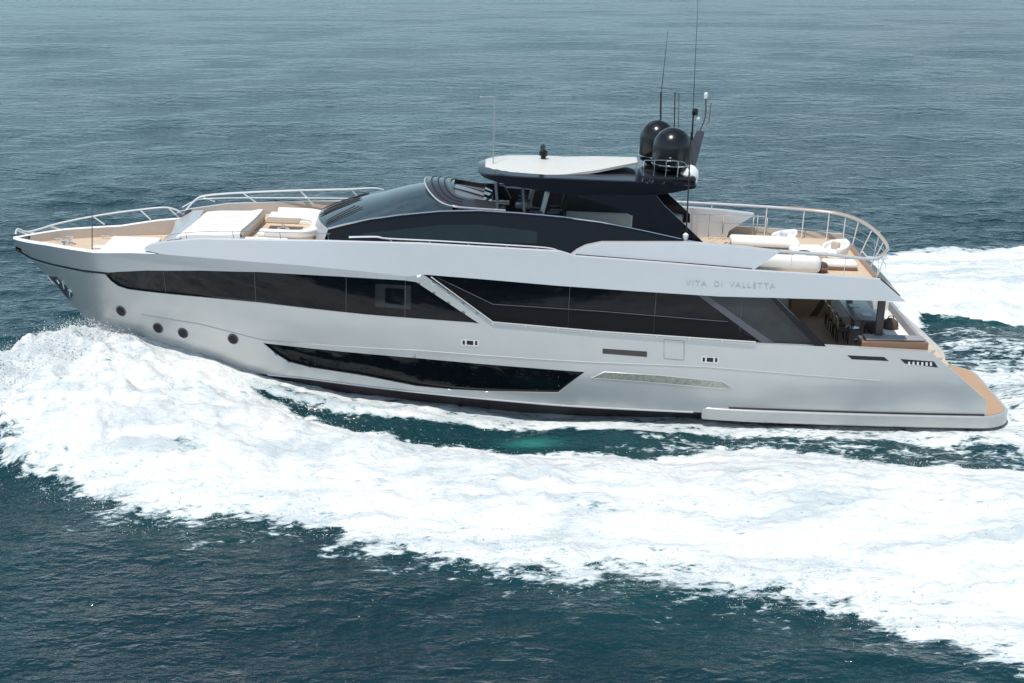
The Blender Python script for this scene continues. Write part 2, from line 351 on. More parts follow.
def sea_material():
    m=bpy.data.materials.new('sea_water'); m.use_nodes=True; N,L=nodes(m); p=N['Principled BSDF']; out=N['Material Output']
    def nz(scale,det,st=(1,1,1),rough=0.6,dist=0.0):
        mp=N.new('ShaderNodeMapping'); mp.inputs['Scale'].default_value=st; L.new(g.outputs['Object'],mp.inputs[0])
        n=N.new('ShaderNodeTexNoise'); n.inputs['Scale'].default_value=scale; n.inputs['Detail'].default_value=det
        n.inputs['Roughness'].default_value=rough; n.inputs['Distortion'].default_value=dist; L.new(mp.outputs[0],n.inputs[0]); return n.outputs[0]
    def math_(op,a,b=None,clamp=False):
        n=N.new('ShaderNodeMath'); n.operation=op; n.use_clamp=clamp
        for i,v in enumerate((a,b)):
            if v is None: continue
            if isinstance(v,(int,float)): n.inputs[i].default_value=v
            else: L.new(v,n.inputs[i])
        return n.outputs[0]
    def rng_(v,a,b,c=0,d=1):
        n=N.new('ShaderNodeMapRange'); n.interpolation_type='SMOOTHSTEP'; L.new(v,n.inputs[0])
        for i,k in enumerate((a,b,c,d)): n.inputs[i+1].default_value=k
        return n.outputs[0]
    def mixc(f_,a,b):
        n=N.new('ShaderNodeMix'); n.data_type='RGBA'
        if isinstance(f_,(int,float)): n.inputs[0].default_value=f_
        else: L.new(f_,n.inputs[0])
        for i,v in ((6,a),(7,b)):
            if isinstance(v,tuple): n.inputs[i].default_value=(*v,1)
            else: L.new(v,n.inputs[i])
        return n.outputs[2]
    g=N.new('ShaderNodeTexCoord')
    af=N.new('ShaderNodeAttribute'); af.attribute_name='foam'; aa=N.new('ShaderNodeAttribute'); aa.attribute_name='aerated'
    foam=af.outputs['Fac']; aer=aa.outputs['Fac']
    # foam break-up
    n1=nz(1.3,6,(0.6,1.3,1),0.62,0.8); n2=nz(4.5,4,(0.7,1.3,1),0.6,0.6)
    brk=math_('ADD',math_('MULTIPLY',math_('SUBTRACT',n1,0.5),2.3),math_('MULTIPLY',math_('SUBTRACT',n2,0.5),1.5))
    fa=math_('ADD',foam,math_('MULTIPLY',brk,rng_(foam,0.02,0.25,0,1)))
    mask=rng_(fa,0.36,0.72)
    # water
    big=nz(0.035,3,(1,1.6,1)); patch=rng_(big,0.35,0.68)
    deep=mixc(patch,(0.003,0.023,0.033),(0.006,0.040,0.049))
    body=mixc(math_('MULTIPLY',aer,0.75,True),deep,(0.03,0.20,0.17))
    L.new(body,p.inputs['Base Color']); p.inputs['Roughness'].default_value=0.07; p.inputs['IOR'].default_value=1.333
    w1=nz(0.75,2,(0.72,1.2,1),0.5,0.3); w2=nz(2.8,3,(0.8,1.2,1),0.5,0.4); w3=nz(8.5,2,(0.75,1.2,1),0.5,0.2)
    hgt=math_('ADD',math_('ADD',math_('MULTIPLY',w1,0.22),math_('MULTIPLY',w2,0.135)),math_('MULTIPLY',w3,0.024))
    b=N.new('ShaderNodeBump'); b.inputs['Strength'].default_value=1.0; b.inputs['Distance'].default_value=1.0; L.new(hgt,b.inputs['Height'])
    L.new(b.outputs[0],p.inputs['Normal'])
    # foam shader
    fp=N.new('ShaderNodeBsdfPrincipled'); fp.inputs['Roughness'].default_value=0.9; fp.inputs['Specular IOR Level'].default_value=0.2
    n3=nz(0.4,6,(0.4,1.4,1),0.62,1.2)
    c=mixc(rng_(math_('ADD',math_('MULTIPLY',n2,0.22),math_('MULTIPLY',n3,0.78)),0.36,0.58),(0.52,0.57,0.585),(0.80,0.80,0.79))
    thin=rng_(fa,0.5,0.95); c2=mixc(thin,(0.38,0.47,0.49),c)
    L.new(c2,fp.inputs['Base Color'])
    fb=N.new('ShaderNodeBump'); fb.inputs['Strength'].default_value=0.7; fb.inputs['Distance'].default_value=0.20
    L.new(math_('ADD',n1,math_('MULTIPLY',n2,0.6)),fb.inputs['Height']); L.new(fb.outputs[0],fp.inputs['Normal'])
    ms=N.new('ShaderNodeMixShader'); L.new(mask,ms.inputs[0]); L.new(p.outputs[0],ms.inputs[1]); L.new(fp.outputs[0],ms.inputs[2])
    L.new(ms.outputs[0],out.inputs[0]); return m
me.materials.append(sea_material())

# spray thrown up by the bow wave and along its edges
def spray():
    r=np.random.default_rng(21); P=[]; S=[]
    n=26000
    xs=r.uniform(-21,20,n*3); fr=r.random(n*3)
    o=OUT(xs); i=np.maximum(INN(xs),HW(xs)+0.2)
    wh=r.random(n*3)
    ys=np.where(wh<0.5,o+r.normal(-1.6,0.9,n*3),np.where(wh<0.58,i+r.normal(0.3,0.3,n*3),i+(o-i)*fr))
    keepside=r.random(n*3)<0.82
    yy=np.where(keepside,-ys,ys)
    near=keepside
    h_,f_,_=sea_fields(xs[:,None],yy[:,None]); h_=h_[:,0]; f_=f_[:,0]
    ok=(f_>0.05)&(ys>HW(xs)+0.05)&((xs<17)|(ys>2))
    ok&=(near|(xs>-11))
    xs,yy,h_,f_=xs[ok][:n],yy[ok][:n],h_[ok][:n],f_[ok][:n]
    lift=0.10+0.16*np.clip(h_,0,3); 
    zz=h_+np.abs(r.exponential(1,len(xs)))*lift*0.55
    rad=np.clip(r.lognormal(math.log(0.0095),0.45,len(xs)),0.005,0.03)
    # bow jet fan off the stem
    m=5500; t=r.random(m)**1.4; a=r.random(m); 
    bx=-15.6-a*0.5+3.2*a*(1-t)-t*2.8*(1-a*0.4); by=-0.35-t*4.6-a*0.6; 
    hb,fb_,_=sea_fields(bx[:,None],by[:,None]); hb=hb[:,0]
    bz=hb+np.abs(r.normal(0,0.22,m)); okb=fb_[:,0]>0.02
    xs=np.r_[xs,bx[okb]]; yy=np.r_[yy,by[okb]]; zz=np.r_[zz,bz[okb]]; rad=np.r_[rad,np.clip(r.lognormal(math.log(0.0105),0.5,okb.sum()),0.005,0.035)]
    base=np.array([(1,0,-.7),(-1,0,-.7),(0,1,.7),(0,-1,.7)],float)/1.22
    F=np.array([(0,2,3),(1,3,2),(0,1,2),(0,3,1)])
    k=len(xs); rot=r.random(k)*6.28; c,s_=np.cos(rot),np.sin(rot)
    V=base[None]*rad[:,None,None]; st=r.uniform(0.8,2.0,k)
    V[:,:,0]*=st[:,None]
    vx=V[:,:,0]*c[:,None]-V[:,:,1]*s_[:,None]; vy=V[:,:,0]*s_[:,None]+V[:,:,1]*c[:,None]
    V=np.stack([vx+xs[:,None],vy+yy[:,None],V[:,:,2]+zz[:,None]],-1).reshape(-1,3)
    T=(F[None]+4*np.arange(k)[:,None,None]).reshape(-1,3)
    me=bpy.data.meshes.new('spray'); me.from_pydata(V.tolist(),[],T.tolist()); me.update()
    for p_ in me.polygons: p_.use_smooth=True
    me.materials.append(mat('spray_water',(0.88,0.89,0.89),0.6,var=0.03))
    o_=bpy.data.objects.new('spray',me); COL.objects.link(o_); tag(o_,'fine white droplets of spray above the foam thrown out by the hull','spray',kind='stuff')
spray()

# ================================================================ THE YACHT
yacht=bpy.data.objects.new('motor_yacht',None); COL.objects.link(yacht); yacht.matrix_world=ROOT
tag(yacht,'long silver motor yacht with black wheelhouse and dark window bands, planing with its bow raised','yacht')
def lerp(a,b,t): return a+(b-a)*t
def cols(x0,x1,*tabs,step=0.25):
    xs=set(np.round(np.arange(x0,x1,step),4).tolist())|{x0,x1}
    for T in tabs:
        for p in T:
            if x0<=p[0]<=x1: xs.add(p[0])
    xs=sorted(xs); out=[xs[0]]
    for x in xs[1:]:
        if x-out[-1]>1e-3: out.append(x)
        else: out[-1]=x if abs(x-x1)<1e-6 else out[-1]
    return out
def strip(mb,s,lo,hi,x0,x1,off=0,nz=3,Y=None,step=0.25):
    """side surface between two (x,z) curves; s=-1 is the port side"""
    Yf=Y or hullY; rows=[]
    for x in cols(x0,x1,lo,hi,step=step):
        a=itp(lo,x); b=max(itp(hi,x),a)
        rows.append([(x,s*(Yf(x,lerp(a,b,k/nz))+off),lerp(a,b,k/nz)) for k in range(nz+1)])
    mb.grid(rows); return mb
def edge(mb,s,T,x0,x1,o0,o1,dz=0,Y=None,step=0.25):
    """narrow ledge along one curve, from offset o0 to o1"""
    Yf=Y or hullY
    mb.grid([[(x,s*(Yf(x,itp(T,x))+o0),itp(T,x)),(x,s*(Yf(x,itp(T,x))+o1),itp(T,x)+dz)] for x in cols(x0,x1,T,step=step)]); return mb
def poly_ring(lo,hi,x0,x1,step=0.25):
    a=[(x,itp(lo,x)) for x in cols(x0,x1,lo,step=step)]; b=[(x,itp(hi,x)) for x in cols(x0,x1,hi,step=step)]
    return a+b[::-1]
def reveal(mb,s,ring,o0,o1,Y=None):
    Yf=Y or hullY
    mb.grid([[(x,s*(Yf(x,z)+o0),z) for x,z in ring],[(x,s*(Yf(x,z)+o1),z) for x,z in ring]],close_u=True); return mb

XB=-17.80
def stemz(x):
    T=[(p[1],p[0]) for p in STEM][::-1]; return itp(T,x)
CH=[(-17.8,5.2),(-15.37,2.41),(-14.6,1.72),(-13.5,1.10),(-9.35,1.08),(-7.3,1.12),(-3.9,0.98),(1.6,0.80),(6.4,0.76),(16.4,0.62)]
GRV=[(-17.74,4.86),(-17.272,4.585),(-16.306,4.546),(-15.532,4.541),(-14.944,4.526),(-14.206,4.571)]
WTOP=GRV+[(-13.659,4.705),(-12.645,4.895),(-10.683,5.104),(-8.624,5.210),(-5.935,5.204),(-3.799,5.167)]
WT_AFT=[(-3.171,5.392),(-1.270,5.311),(1.436,5.174),(4.079,5.086),(6.726,5.015),(8.733,5.040),(10.9,5.05),(12.99,5.08)]
WBOT=GRV+[(-13.994,4.273),(-13.758,4.104),(-13.394,4.025),(-12.909,4.030),(-10.769,4.071),(-8.672,4.051),(-5.027,3.872),(-1.254,3.759)]
BUL=[(-0.784,3.779),(2.825,3.581),(8.066,3.410),(10.368,3.390),(14.062,3.286),(15.182,2.414),(16.185,1.583),(16.28,1.35),(16.34,1.02)]
T1=WBOT+BUL
LT=[(-8.670,2.447),(-3.358,2.354),(2.385,2.142)]
LBm=[(-8.670,2.447),(-8.235,2.040),(-7.792,1.753),(-7.055,1.616),(-5.197,1.476),(-3.355,1.216),(-2.144,1.177),(-0.939,1.191),(1.525,1.291),(2.385,2.142)]
cr_f=[(-15.0,3.2)]; cr_a=[(16.34,1.0)]
LUP=[(-15.9,3.5)]+LT+[(9,2.05),(16.0,1.3),(16.34,1.0)]
LLO=[(-15.9,3.5)]+LBm+[(9,2.05),(16.0,1.3),(16.34,1.0)]
def below(x): return max(itp(CH,x),stemz(x)) if x<-13.6 else itp(CH,x)
XE=16.34
for s in (-1,1):
    mb=MB(); rows=[]
    xs=cols(-17.74,XE,T1,LUP,LLO,CH,STEM and [(-17.5,0),(-17.0,0),(-16.0,0)],step=0.2)
    lowr=[];upr=[]
    for x in xs:
        a=below(x); t=itp(T1,x); l=min(max(itp(LLO,x),a),t); u=min(max(itp(LUP,x),l),t)
        f1=[(x,s*hullY(x,lerp(a,l,k/8)),lerp(a,l,k/8)) for k in range(9)]
        f2=[(x,s*hullY(x,lerp(u,t,k/8)),lerp(u,t,k/8)) for k in range(9)]
        lowr.append(f1); upr.append(f2)
    mb.grid(lowr); mb.grid(upr)
    # window reveal, bulwark cap
    ring=poly_ring(LBm,LT,LT[0][0],LT[-1][0]); reveal(mb,s,ring,0,-0.09)
    hull=mb.build('hull_side',M['hull'],yacht,sharp=30)
    # bottom
    mb=MB(); rows=[]
    for x in cols(-15.3,16.34,CH,step=0.3):
        a=below(x); y=hullY(x,a); kz=max(-0.9,stemz(x)) if x<-11 else -0.9
        rows.append([(x,s*y*0.985,a),(x,s*y*0.93,a-0.10),(x,s*y*0.55,lerp(a-0.1,kz,0.5)),(x,0,min(kz,a-0.1))])
    mb.grid(rows); mb.build('hull_bottom',M['anti'],yacht,sharp=60)
    mb=MB(); cc=[(x,z+0.02) for x,z in CH if x>-9]+[]; cc=[(-9.3,1.47)]+cc
    mb.tube([(x,s*(hullY(x,itp(CH,x))+0.005),itp(CH,x)) for x in np.arange(-8.6,6.6,0.4)],0.035,6); mb.build('spray_rail',M['band'],yacht)
    # lower hull window
    mb=MB(); strip(mb,s,LBm,LT,LT[0][0],LT[-1][0],-0.09,3); mb.build('hull_window',M['glass'],yacht)
    # thin crease line
    mb=MB()
    CR=[(-13.064,3.014),(-10.885,2.951),(-8.696,2.569),(-3.224,2.653),(2.378,2.510),(6.282,2.500),(12.622,2.200)]
    mb.tube([(x,s*(hullY(x,itp(CR,x))+0.002),itp(CR,x)) for x in np.arange(CR[0][0],CR[-1][0],0.3)],0.016,6)
    mb.build('crease_line',M['hull'],yacht)
    # ---- main glazing, forward
    G1T=[(-14.206,4.571),(-13.659,4.705),(-12.645,4.895),(-10.683,5.104),(-8.624,5.210),(-5.935,5.204),(-3.799,5.167),(-3.398,5.125),(-1.254,3.759)]
    G1B=WBOT[5:]
    mb=MB(); strip(mb,s,G1B,G1T,G1B[0][0],G1B[-1][0],-0.07,4); w=mb.build('main_window',M['glass'],yacht)
    for px in ((-11.997,4.599),(-8.821,4.532),(-5.735,4.376),(-3.751,4.301)):
        x=px[0]; mb=MB(); mb.tube([(x,s*(hullY(x,z)-0.062),z) for z in np.linspace(itp(G1B,x),itp(G1T,x),6)],0.012,5); mb.build('pane_joint',M['dkgrey'],w)
    def pane(name,p,m,o,Y,par):
        lo_=[p[3],p[2]]; hi_=[p[0],p[1]]; q0=max(p[0][0],p[3][0]); q1=min(p[1][0],p[2][0])
        mb=MB(); strip(mb,s,lo_,hi_,q0,q1,o,2,Y=Y); return mb.build(name,m,par)
    pane('cabin_door_pane',[(-4.764,4.996),(-3.562,4.979),(-3.547,4.132),(-4.758,4.178)],M['greyglass'],-0.062,None,w)
    pane('door_glass',[(-4.428,4.871),(-3.793,4.846),(-3.784,4.281),(-4.422,4.321)],M['glass'],-0.055,None,w)
    # ---- main glazing, aft (salon) set a little further in
    G2T=[(-3.171,5.392),(-1.270,5.311),(1.436,5.174),(4.079,5.086),(6.726,5.015),(8.600,5.028),(10.367,3.401)]
    G2B=[(-3.171,5.392),(-0.784,3.779),(2.825,3.581),(8.066,3.410),(10.367,3.401)]
    xE=G2B[-1][0]
    Yg=lambda x,z: hullY(x,z)+0.02*(z-3.4)
    mb=MB(); strip(mb,s,G2B,G2T,G2B[0][0],xE,-0.16,4,Y=Yg); w2=mb.build('salon_window',M['glass'],yacht)
    for px in (560,640,720):
        x=(px-512)/27.6; 
        mb=MB(); mb.tube([(x,s*(Yg(x,z)-0.15),z) for z in np.linspace(itp(G2B,x),itp(G2T,x),6)],0.012,5); mb.build('pane_joint',M['dkgrey'],w2)
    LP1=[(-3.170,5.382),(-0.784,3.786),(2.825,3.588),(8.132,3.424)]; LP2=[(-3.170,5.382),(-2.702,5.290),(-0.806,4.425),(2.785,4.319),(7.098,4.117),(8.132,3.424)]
    mb=MB(); strip(mb,s,LP1,LP2,LP1[0][0],LP1[-1][0],-0.14,3,Y=Yg); lp=mb.build('dark_reflection_panel',M['panel'],yacht)  # dark sheet imitating the side deck's reflection low in the glass
    mb=MB(); mb.tube([(x,s*(Yg(x,z)-0.12),z) for x,z in LP2[1:-1]],0.014,5); mb.build('rail_reflection_line',M['dkgrey'],lp)  # dark line drawn as the handrail's reflection in the glass
    WPl=[(6.325,5.002),(8.742,3.412),(10.265,3.405)]; WPu=[(6.325,5.002),(8.534,5.018),(10.265,3.405)]
    mb=MB(); strip(mb,s,WPl,WPu,WPl[0][0],WPl[-1][0],-0.145,3,Y=Yg); mb.build('wing_window',M['greyglass'],yacht)
    # slanting black struts over the aft glass
    mb=MB(); a,b=(6.024,5.005),(8.302,3.420); c,d=(6.324,5.016),(8.742,3.408)
    Y2=lambda o:(lambda x,z: s*(Yg(x,z)+o))
    mb.slab([a,b,d,c],Y2(-0.13),Y2(-0.20)); mb.build('window_strut',M['dkgrey'],w2)
    mb=MB(); a,b=(8.432,5.028),(10.096,3.398); c,d=(8.633,5.029),(10.469,3.397)
    mb.slab([a,b,d,c],Y2(-0.02),Y2(-0.22)); mb.build('window_strut',M['black'],w2)
    # silver strut between the two window groups
    SU=[(-3.799,5.167),(-3.668,5.303),(-3.171,5.392),(-0.784,3.779)]
    SL=[(-3.799,5.167),(-3.398,5.125),(-1.254,3.759),(-0.784,3.779)]
    mb=MB(); strip(mb,s,SL,SU,SL[0][0],SL[-1][0],0,3,step=0.1); reveal(mb,s,poly_ring(SL,SU,SL[0][0],SL[-1][0]),0,-0.15)
    mb.build('window_pillar',M['hull'],yacht)
    # window ledge of the hull side, forward and aft
    mb=MB(); edge(mb,s,WBOT,-14.2,WBOT[-1][0],0,-0.08); edge(mb,s,BUL,BUL[0][0],xE,0,-0.2)
    edge(mb,s,G1T,G1T[0][0],G1T[-2][0],0,-0.08)
    mb.build('window_ledge',M['hull'],yacht)
    # ---- band above the windows up to the moulded shoulder
    GUN=[(-17.86,5.22),(-17.3,5.26),(-16.3,5.33),(-14.453,5.339),(-13.124,5.467),(-12.611,5.683),(-12.052,5.577),(-9.976,5.574),(-7.274,5.524),(-5.269,5.425),(-3.601,5.289)]
    GUNb=[(-17.86,5.22),(-17.3,5.26),(-16.3,5.33),(-14.453,5.339),(-13.122,5.503),(-12.052,5.577),(-9.976,5.574),(-7.274,5.524),(-5.269,5.425),(-3.668,5.303)]
    mb=MB(); rows=[]
    lo=WTOP; xe=GUNb[-1][0]
    for x in cols(-17.74,xe,WTOP,GUNb,step=0.2):
        a=itp(lo,x); b=max(itp(GUNb,x),a)
        r=[]
        for k in range(5):
            z=lerp(a,b,k/4); r.append((x,s*(hullY(x,z)+0.03*math.sin(math.pi*k/4)*0),z))
        rows.append(r)
    mb.grid(rows); mb.build('gunwale_band',M['band'],yacht,sharp=30)
    # chrome rubbing strip in the groove at the bow
    mb=MB(); mb.tube([(x,s*(hullY(x,itp(GRV,x)-0.06)+0.004),itp(GRV,x)-0.06) for x in np.arange(-17.3,-14.5,0.15)],0.032,6); mb.build('rubbing_strip',M['chrome'],yacht)
    mb=MB(); mb.tube([(x,s*(hullY(x,itp(GRV,x))+0.002),itp(GRV,x)) for x in np.arange(-17.7,-13.9,0.15)],0.04,6); mb.build('groove_seal',M['rubber'],yacht)
    # ---- upper side band (fly deck edge)
    TE=[(-12.611,5.683),(-12.535,5.766),(-12.390,5.841),(-12.034,5.938),(-10.644,6.154),(-6.276,6.338),(-3.294,6.394),(-0.642,6.343),(1.350,6.300),(1.855,6.166),(4.687,6.053),(7.861,5.902),(10.034,5.847),(12.1,5.76)]
    BL=[(-12.611,5.683),(-12.052,5.577),(-9.976,5.574),(-7.274,5.524),(-5.269,5.425),(-3.668,5.303),(-3.171,5.392),(-1.270,5.311),(1.436,5.174),(4.079,5.086),(6.726,5.015),(8.733,5.040),(12.1,5.06)]
    def Yu(x,z,BL=BL):
        d=max(z-itp(BL,x),0); r=0.20*min(max((x+4)/-5,0),1)
        return hullY(x,min(z,5.6))-d*0.16-r*d
    mb=MB(); strip(mb,s,BL,TE,BL[0][0],12.1,0,6,Y=Yu,step=0.2)
    mb.grid([[(12.1,s*Yu(12.1,lerp(5.06,5.76,k/6)),lerp(5.06,5.76,k/6)) for k in range(7)],
             [(lerp(13.0,12.1,k/6),s*Yu(12.1,lerp(5.06,5.76,k/6)),lerp(5.06,5.76,k/6)) for k in range(7)]])
    # cap and inside face
    W=0.16
    mb.grid([[(x,s*Yu(x,itp(TE,x)),itp(TE,x)),(x,s*max(Yu(x,itp(TE,x))-0.05,0),itp(TE,x)+0.035),(x,s*max(Yu(x,itp(TE,x))-W,0),itp(TE,x)+0.02)] for x in cols(BL[0][0],12.1,BL,TE,step=0.2)])
    band=mb.build('upper_side_band',M['band'],yacht,sharp=32)
    mb=MB()
    mb.grid([[(x,s*max(Yu(x,itp(TE,x))-W,0),itp(TE,x)+0.02),(x,s*max(Yu(x,itp(TE,x))-W-0.02,0),5.55 if x<-3 else 5.45)] for x in cols(-12.0,12.1,TE,step=0.3)])
    mb.build('upper_bulwark_lining',M['sand'],yacht)
    # bow bulwark: rounded cap and lining
    mb=MB(); xs=cols(-17.80,-12.2,GUNb,step=0.15); rows=[]
    for x in xs:
        z=itp(GUNb,x); y=hullY(x,z); w=min(0.24,y)
        rows.append([(x,s*y,z),(x,s*max(y-0.04,0),z+0.05),(x,s*max(y-w*0.6,0),z+0.07),(x,s*max(y-w,0),z+0.03)])
    mb.grid(rows); mb.build('bow_bulwark_cap',M['white'],yacht)
    mb=MB(); mb.grid([[(x,s*max(hullY(x,itp(GUNb,x))-0.24,0),itp(GUNb,x)+0.03),(x,s*max(hullY(x,itp(GUNb,x))-0.27,0),4.95)] for x in cols(-17.3,-11.9,GUNb,step=0.2)])
    mb.build('bow_bulwark_lining',M['sand'],yacht)
    # portholes
    for (px,pz) in ((-13.828,3.028),(-12.493,2.530),(-11.567,2.465),(-9.740,2.477)):
        ring=[];rim=[]
        for k in range(20):
            a=2*math.pi*k/20
            ring.append((px+0.17*math.cos(a),pz+0.19*math.sin(a)))
        mb=MB(); mb.slab(ring,lambda x,z:s*(hullY(x,z)+0.012),lambda x,z:s*(hullY(x,z)-0.08)); ph=mb.build('porthole',M['glass'],yacht,sharp=30)
        mb=MB(); mb.tube([(x,s*(hullY(x,z)+0.012),z) for x,z in ring],0.024,6,closed=True); mb.build('rim',M['dkgrey'],ph)
    # fairlead plates, vents, hatch, inlay on the topsides
    def plate(name,pts,m,o=0.012,d=0.06,parent=yacht):
        mb=MB(); mb.slab(pts,lambda x,z:s*(hullY(x,z)+o),lambda x,z:s*(hullY(x,z)-d)); return mb.build(name,m,parent,sharp=30)
    for (a,b,c) in ((462,470,478),(702,711,719)):
        x0,z0=(-1.536,3.052) if a==462 else (6.599,2.769)
        pl=plate('fairlead',[(x0-0.30,z0-0.12),(x0+0.30,z0-0.14),(x0+0.30,z0+0.10),(x0-0.30,z0+0.12)],M['chrome'],0.010)
        for (u,v) in ((-0.25,-0.17),(-0.11,0.11),(0.17,0.25)):
            plate('slot',[(x0+u,z0-0.08),(x0+v,z0-0.09),(x0+v,z0+0.06),(x0+u,z0+0.07)],M['rubber'],0.016,0.02,pl)
    v0=plate('side_vent',[(2.952,2.844),(4.463,2.776),(4.450,2.976),(2.942,3.025)],M['slot'],0.006)
    plate('side_vent',[(11.402,2.959),(12.668,2.937),(12.480,3.078),(11.216,3.099)],M['rubber'],0.006)
    v2=plate('stern_vent',[(13.226,2.861),(14.376,2.745),(14.209,2.961),(13.034,3.021)],M['rubber'],0.006)
    for k in range(6):
        x=(13.219,2.916)[0]+0.12+0.15*k; z=(13.739,2.875)[1]
        plate('fin',[(x,z-0.07),(x+0.07,z-0.07),(x+0.05,z+0.06),(x-0.02,z+0.06)],M['chrome'],0.014,0.02,v2)
    inl=[(2.615,1.925),(4.289,1.862),(7.033,1.708),(7.403,1.761),(7.076,1.976),(4.951,2.117),(3.043,2.169)]
    plate('side_inlay',inl,M['grille'],0.006,0.08)
    mb=MB(); mb.tube([(x,s*(hullY(x,z)+0.004),z) for x,z in inl],0.014,5,closed=True); mb.build('inlay_rim',M['hull'],yacht)
    ha=[(4.992,3.433),(5.669,3.406),(5.722,2.716),(5.042,2.744)]
    mb=MB(); mb.tube([(x,s*(hullY(x,z)+0.001),z) for x,z in ha],0.010,4,closed=True); mb.build('boarding_gate_seam',M['dkgrey'],yacht)
    # anchor pocket and anchor at the stem
    mb=MB()
    ap=[(-16.637,3.975),(-16.326,3.663),(-16.073,3.288),(-15.869,3.056),(-15.680,3.342),(-15.894,3.684),(-16.194,4.006)]
    mb.slab(ap,lambda x,z:s*(hullY(x,z)+0.008),lambda x,z:s*(hullY(x,z)-0.03)); pk=mb.build('anchor_pocket',M['dkgrey'],yacht)
    mb=MB()
    for (u,v,w_) in (((47.5,275),(54,284),0.03),((57,279),(59,283),0.06),((62,281.5),(64,288),0.055),((68.5,289.5),(70,298.5),0.05),((69.5,292),(71.5,291.5),0.05)):
        pass
    A=[(-16.612,3.983),(-16.424,3.633),(-16.224,3.888),(-16.174,3.747),(-16.000,3.856),(-16.005,3.570),(-15.799,3.554),(-15.848,3.149),(-15.715,3.465)]
    def bar(i,j,r):
        (x0,z0),(x1,z1)=A[i],A[j]
        mb.tube([(lerp(x0,x1,t),s*(hullY(lerp(x0,x1,t),lerp(z0,z1,t))+0.03),lerp(z0,z1,t)) for t in (0,0.5,1)],r,8)
    bar(0,1,0.03); bar(2,3,0.05); bar(4,5,0.045); bar(6,7,0.05); bar(6,8,0.05)
    mb.build('anchor',M['chrome'],yacht)
    # side-deck rail on the bulwark beside the salon
    mb=MB(); rl=[(-2.903,5.334),(-0.786,3.842),(2.821,3.651),(8.059,3.482)]
    P=[(x,s*(hullY(x,z)+0.05),z) for x,z in rl]
    mb.tube(P,0.020,6)
    for k in range(9):
        x=lerp(rl[1][0],rl[3][0],k/8); z=itp(rl,x)
        mb.tube([(x,s*(hullY(x,z)+0.01),z),(x,s*(hullY(x,z)-0.01),z-0.09)],0.03,5)
    mb.build('salon_side_rail',M['rail'],yacht)
    # white coaming moulding beside the fly deck
    CB=[(1.732,6.134),(4.041,6.041),(6.052,5.957),(7.798,5.876),(8.682,6.491)]
    CT=[(1.732,6.134),(1.928,6.289),(2.223,6.443),(2.754,6.568),(5.690,6.667),(7.570,6.585),(8.682,6.491)]
    Yc=lambda x,z: Yu(x,5.9)-0.10-0.30*max(z-5.85,0)
    mb=MB(); strip(mb,s,CB,CT,CB[0][0],CB[-1][0],0,5,Y=Yc)
    mb.grid([[(x,s*(Yc(x,itp(CT,x))),itp(CT,x)),(x,s*(Yc(x,itp(CT,x))-0.06),itp(CT,x)+0.03),(x,s*(Yc(x,itp(CT,x))-0.34),itp(CT,x)+0.02),(x,s*(Yc(x,itp(CT,x))-0.36),5.6 if x<CB[-2][0] else itp(CB,x)-0.02)] for x in cols(CB[0][0],CB[-1][0],CB,CT,step=0.25)])
    mb.build('fly_coaming',M['band'],yacht)
    mb=MB(); mb.tube([(x,s*(Yc(x,itp(CB,x)+0.05)+0.03),itp(CB,x)+0.06) for x in cols(CB[0][0]+0.15,CB[-2][0],CB,step=0.4)],0.032,6); mb.build('shadow_gap',M['rubber'],yacht)
    # low grab rail beside the wheelhouse
    mb=MB()
    if s==-1:
        RT=[(-4.787,6.449),(-4.386,6.400),(-2.650,6.381),(-0.645,6.338),(0.862,6.293),(1.300,6.207)]
    P=[(RT[0][0]-0.9,s*3.22,RT[0][1]+0.02)]+[(x,s*3.2,z+0.06) for x,z in RT]
    mb.tube(smooth_pts(P,4),0.032,8)
    for x in (-4.3,-3.0,-1.7,-0.4,0.6):
        z=itp(RT,x)+0.06; mb.tube(smooth_pts([(x-0.12,s*3.2,z),(x+0.02,s*3.2,z-0.06),(x+0.08,s*3.22,z-0.28)],3),0.018,6)
    mb.build('side_deck_rail',M['rail'],yacht)
    # trunk-side thin rail forward
    mb=MB(); P=[(x,s*(Yu(x,itp(TE,x))-0.1),itp(TE,x)+h_) for x,h_ in ((-12.0,0.02),(-11.6,0.24),(-10,0.27),(-8,0.27),(-6.3,0.24))]
    if s==-1:
        mb.tube(smooth_pts(P,4),0.011,6)
        for x in (-11.2,-9.6,-8.0,-6.4): mb.tube([(x,s*(Yu(x,itp(TE,x))-0.1),itp(TE,x)+0.26),(x+0.05,s*(Yu(x,itp(TE,x))-0.1),itp(TE,x))],0.010,5)
        mb.build('foredeck_wire_rail',M['chrome'],yacht)
    # cockpit bulwark: cap and lining
    xa=xE+0.02
    mb=MB(); edge(mb,s,BUL,xa,XE,0,-0.30,step=0.15)
    mb.build('cockpit_bulwark_cap',M['hull'],yacht)
    mb=MB(); xs=cols(xa,XE,BUL,step=0.3)
    mb.grid([[(x,s*(hullY(x,itp(BUL,x))-0.30),itp(BUL,x)),(x,s*(hullY(x,itp(BUL,x))-0.31),min(2.55,itp(BUL,x)-0.40))] for x in xs])
    mb.build('cockpit_bulwark_lining',M['white'],yacht)
    mb=MB(); xs=[x for x in xs if x<12.0]
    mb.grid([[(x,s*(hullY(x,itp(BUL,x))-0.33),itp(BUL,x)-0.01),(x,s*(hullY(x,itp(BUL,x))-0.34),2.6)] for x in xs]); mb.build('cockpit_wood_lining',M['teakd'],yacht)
    # faint name lettering on the band
    nm=['VITA','DI','VALLETTA']
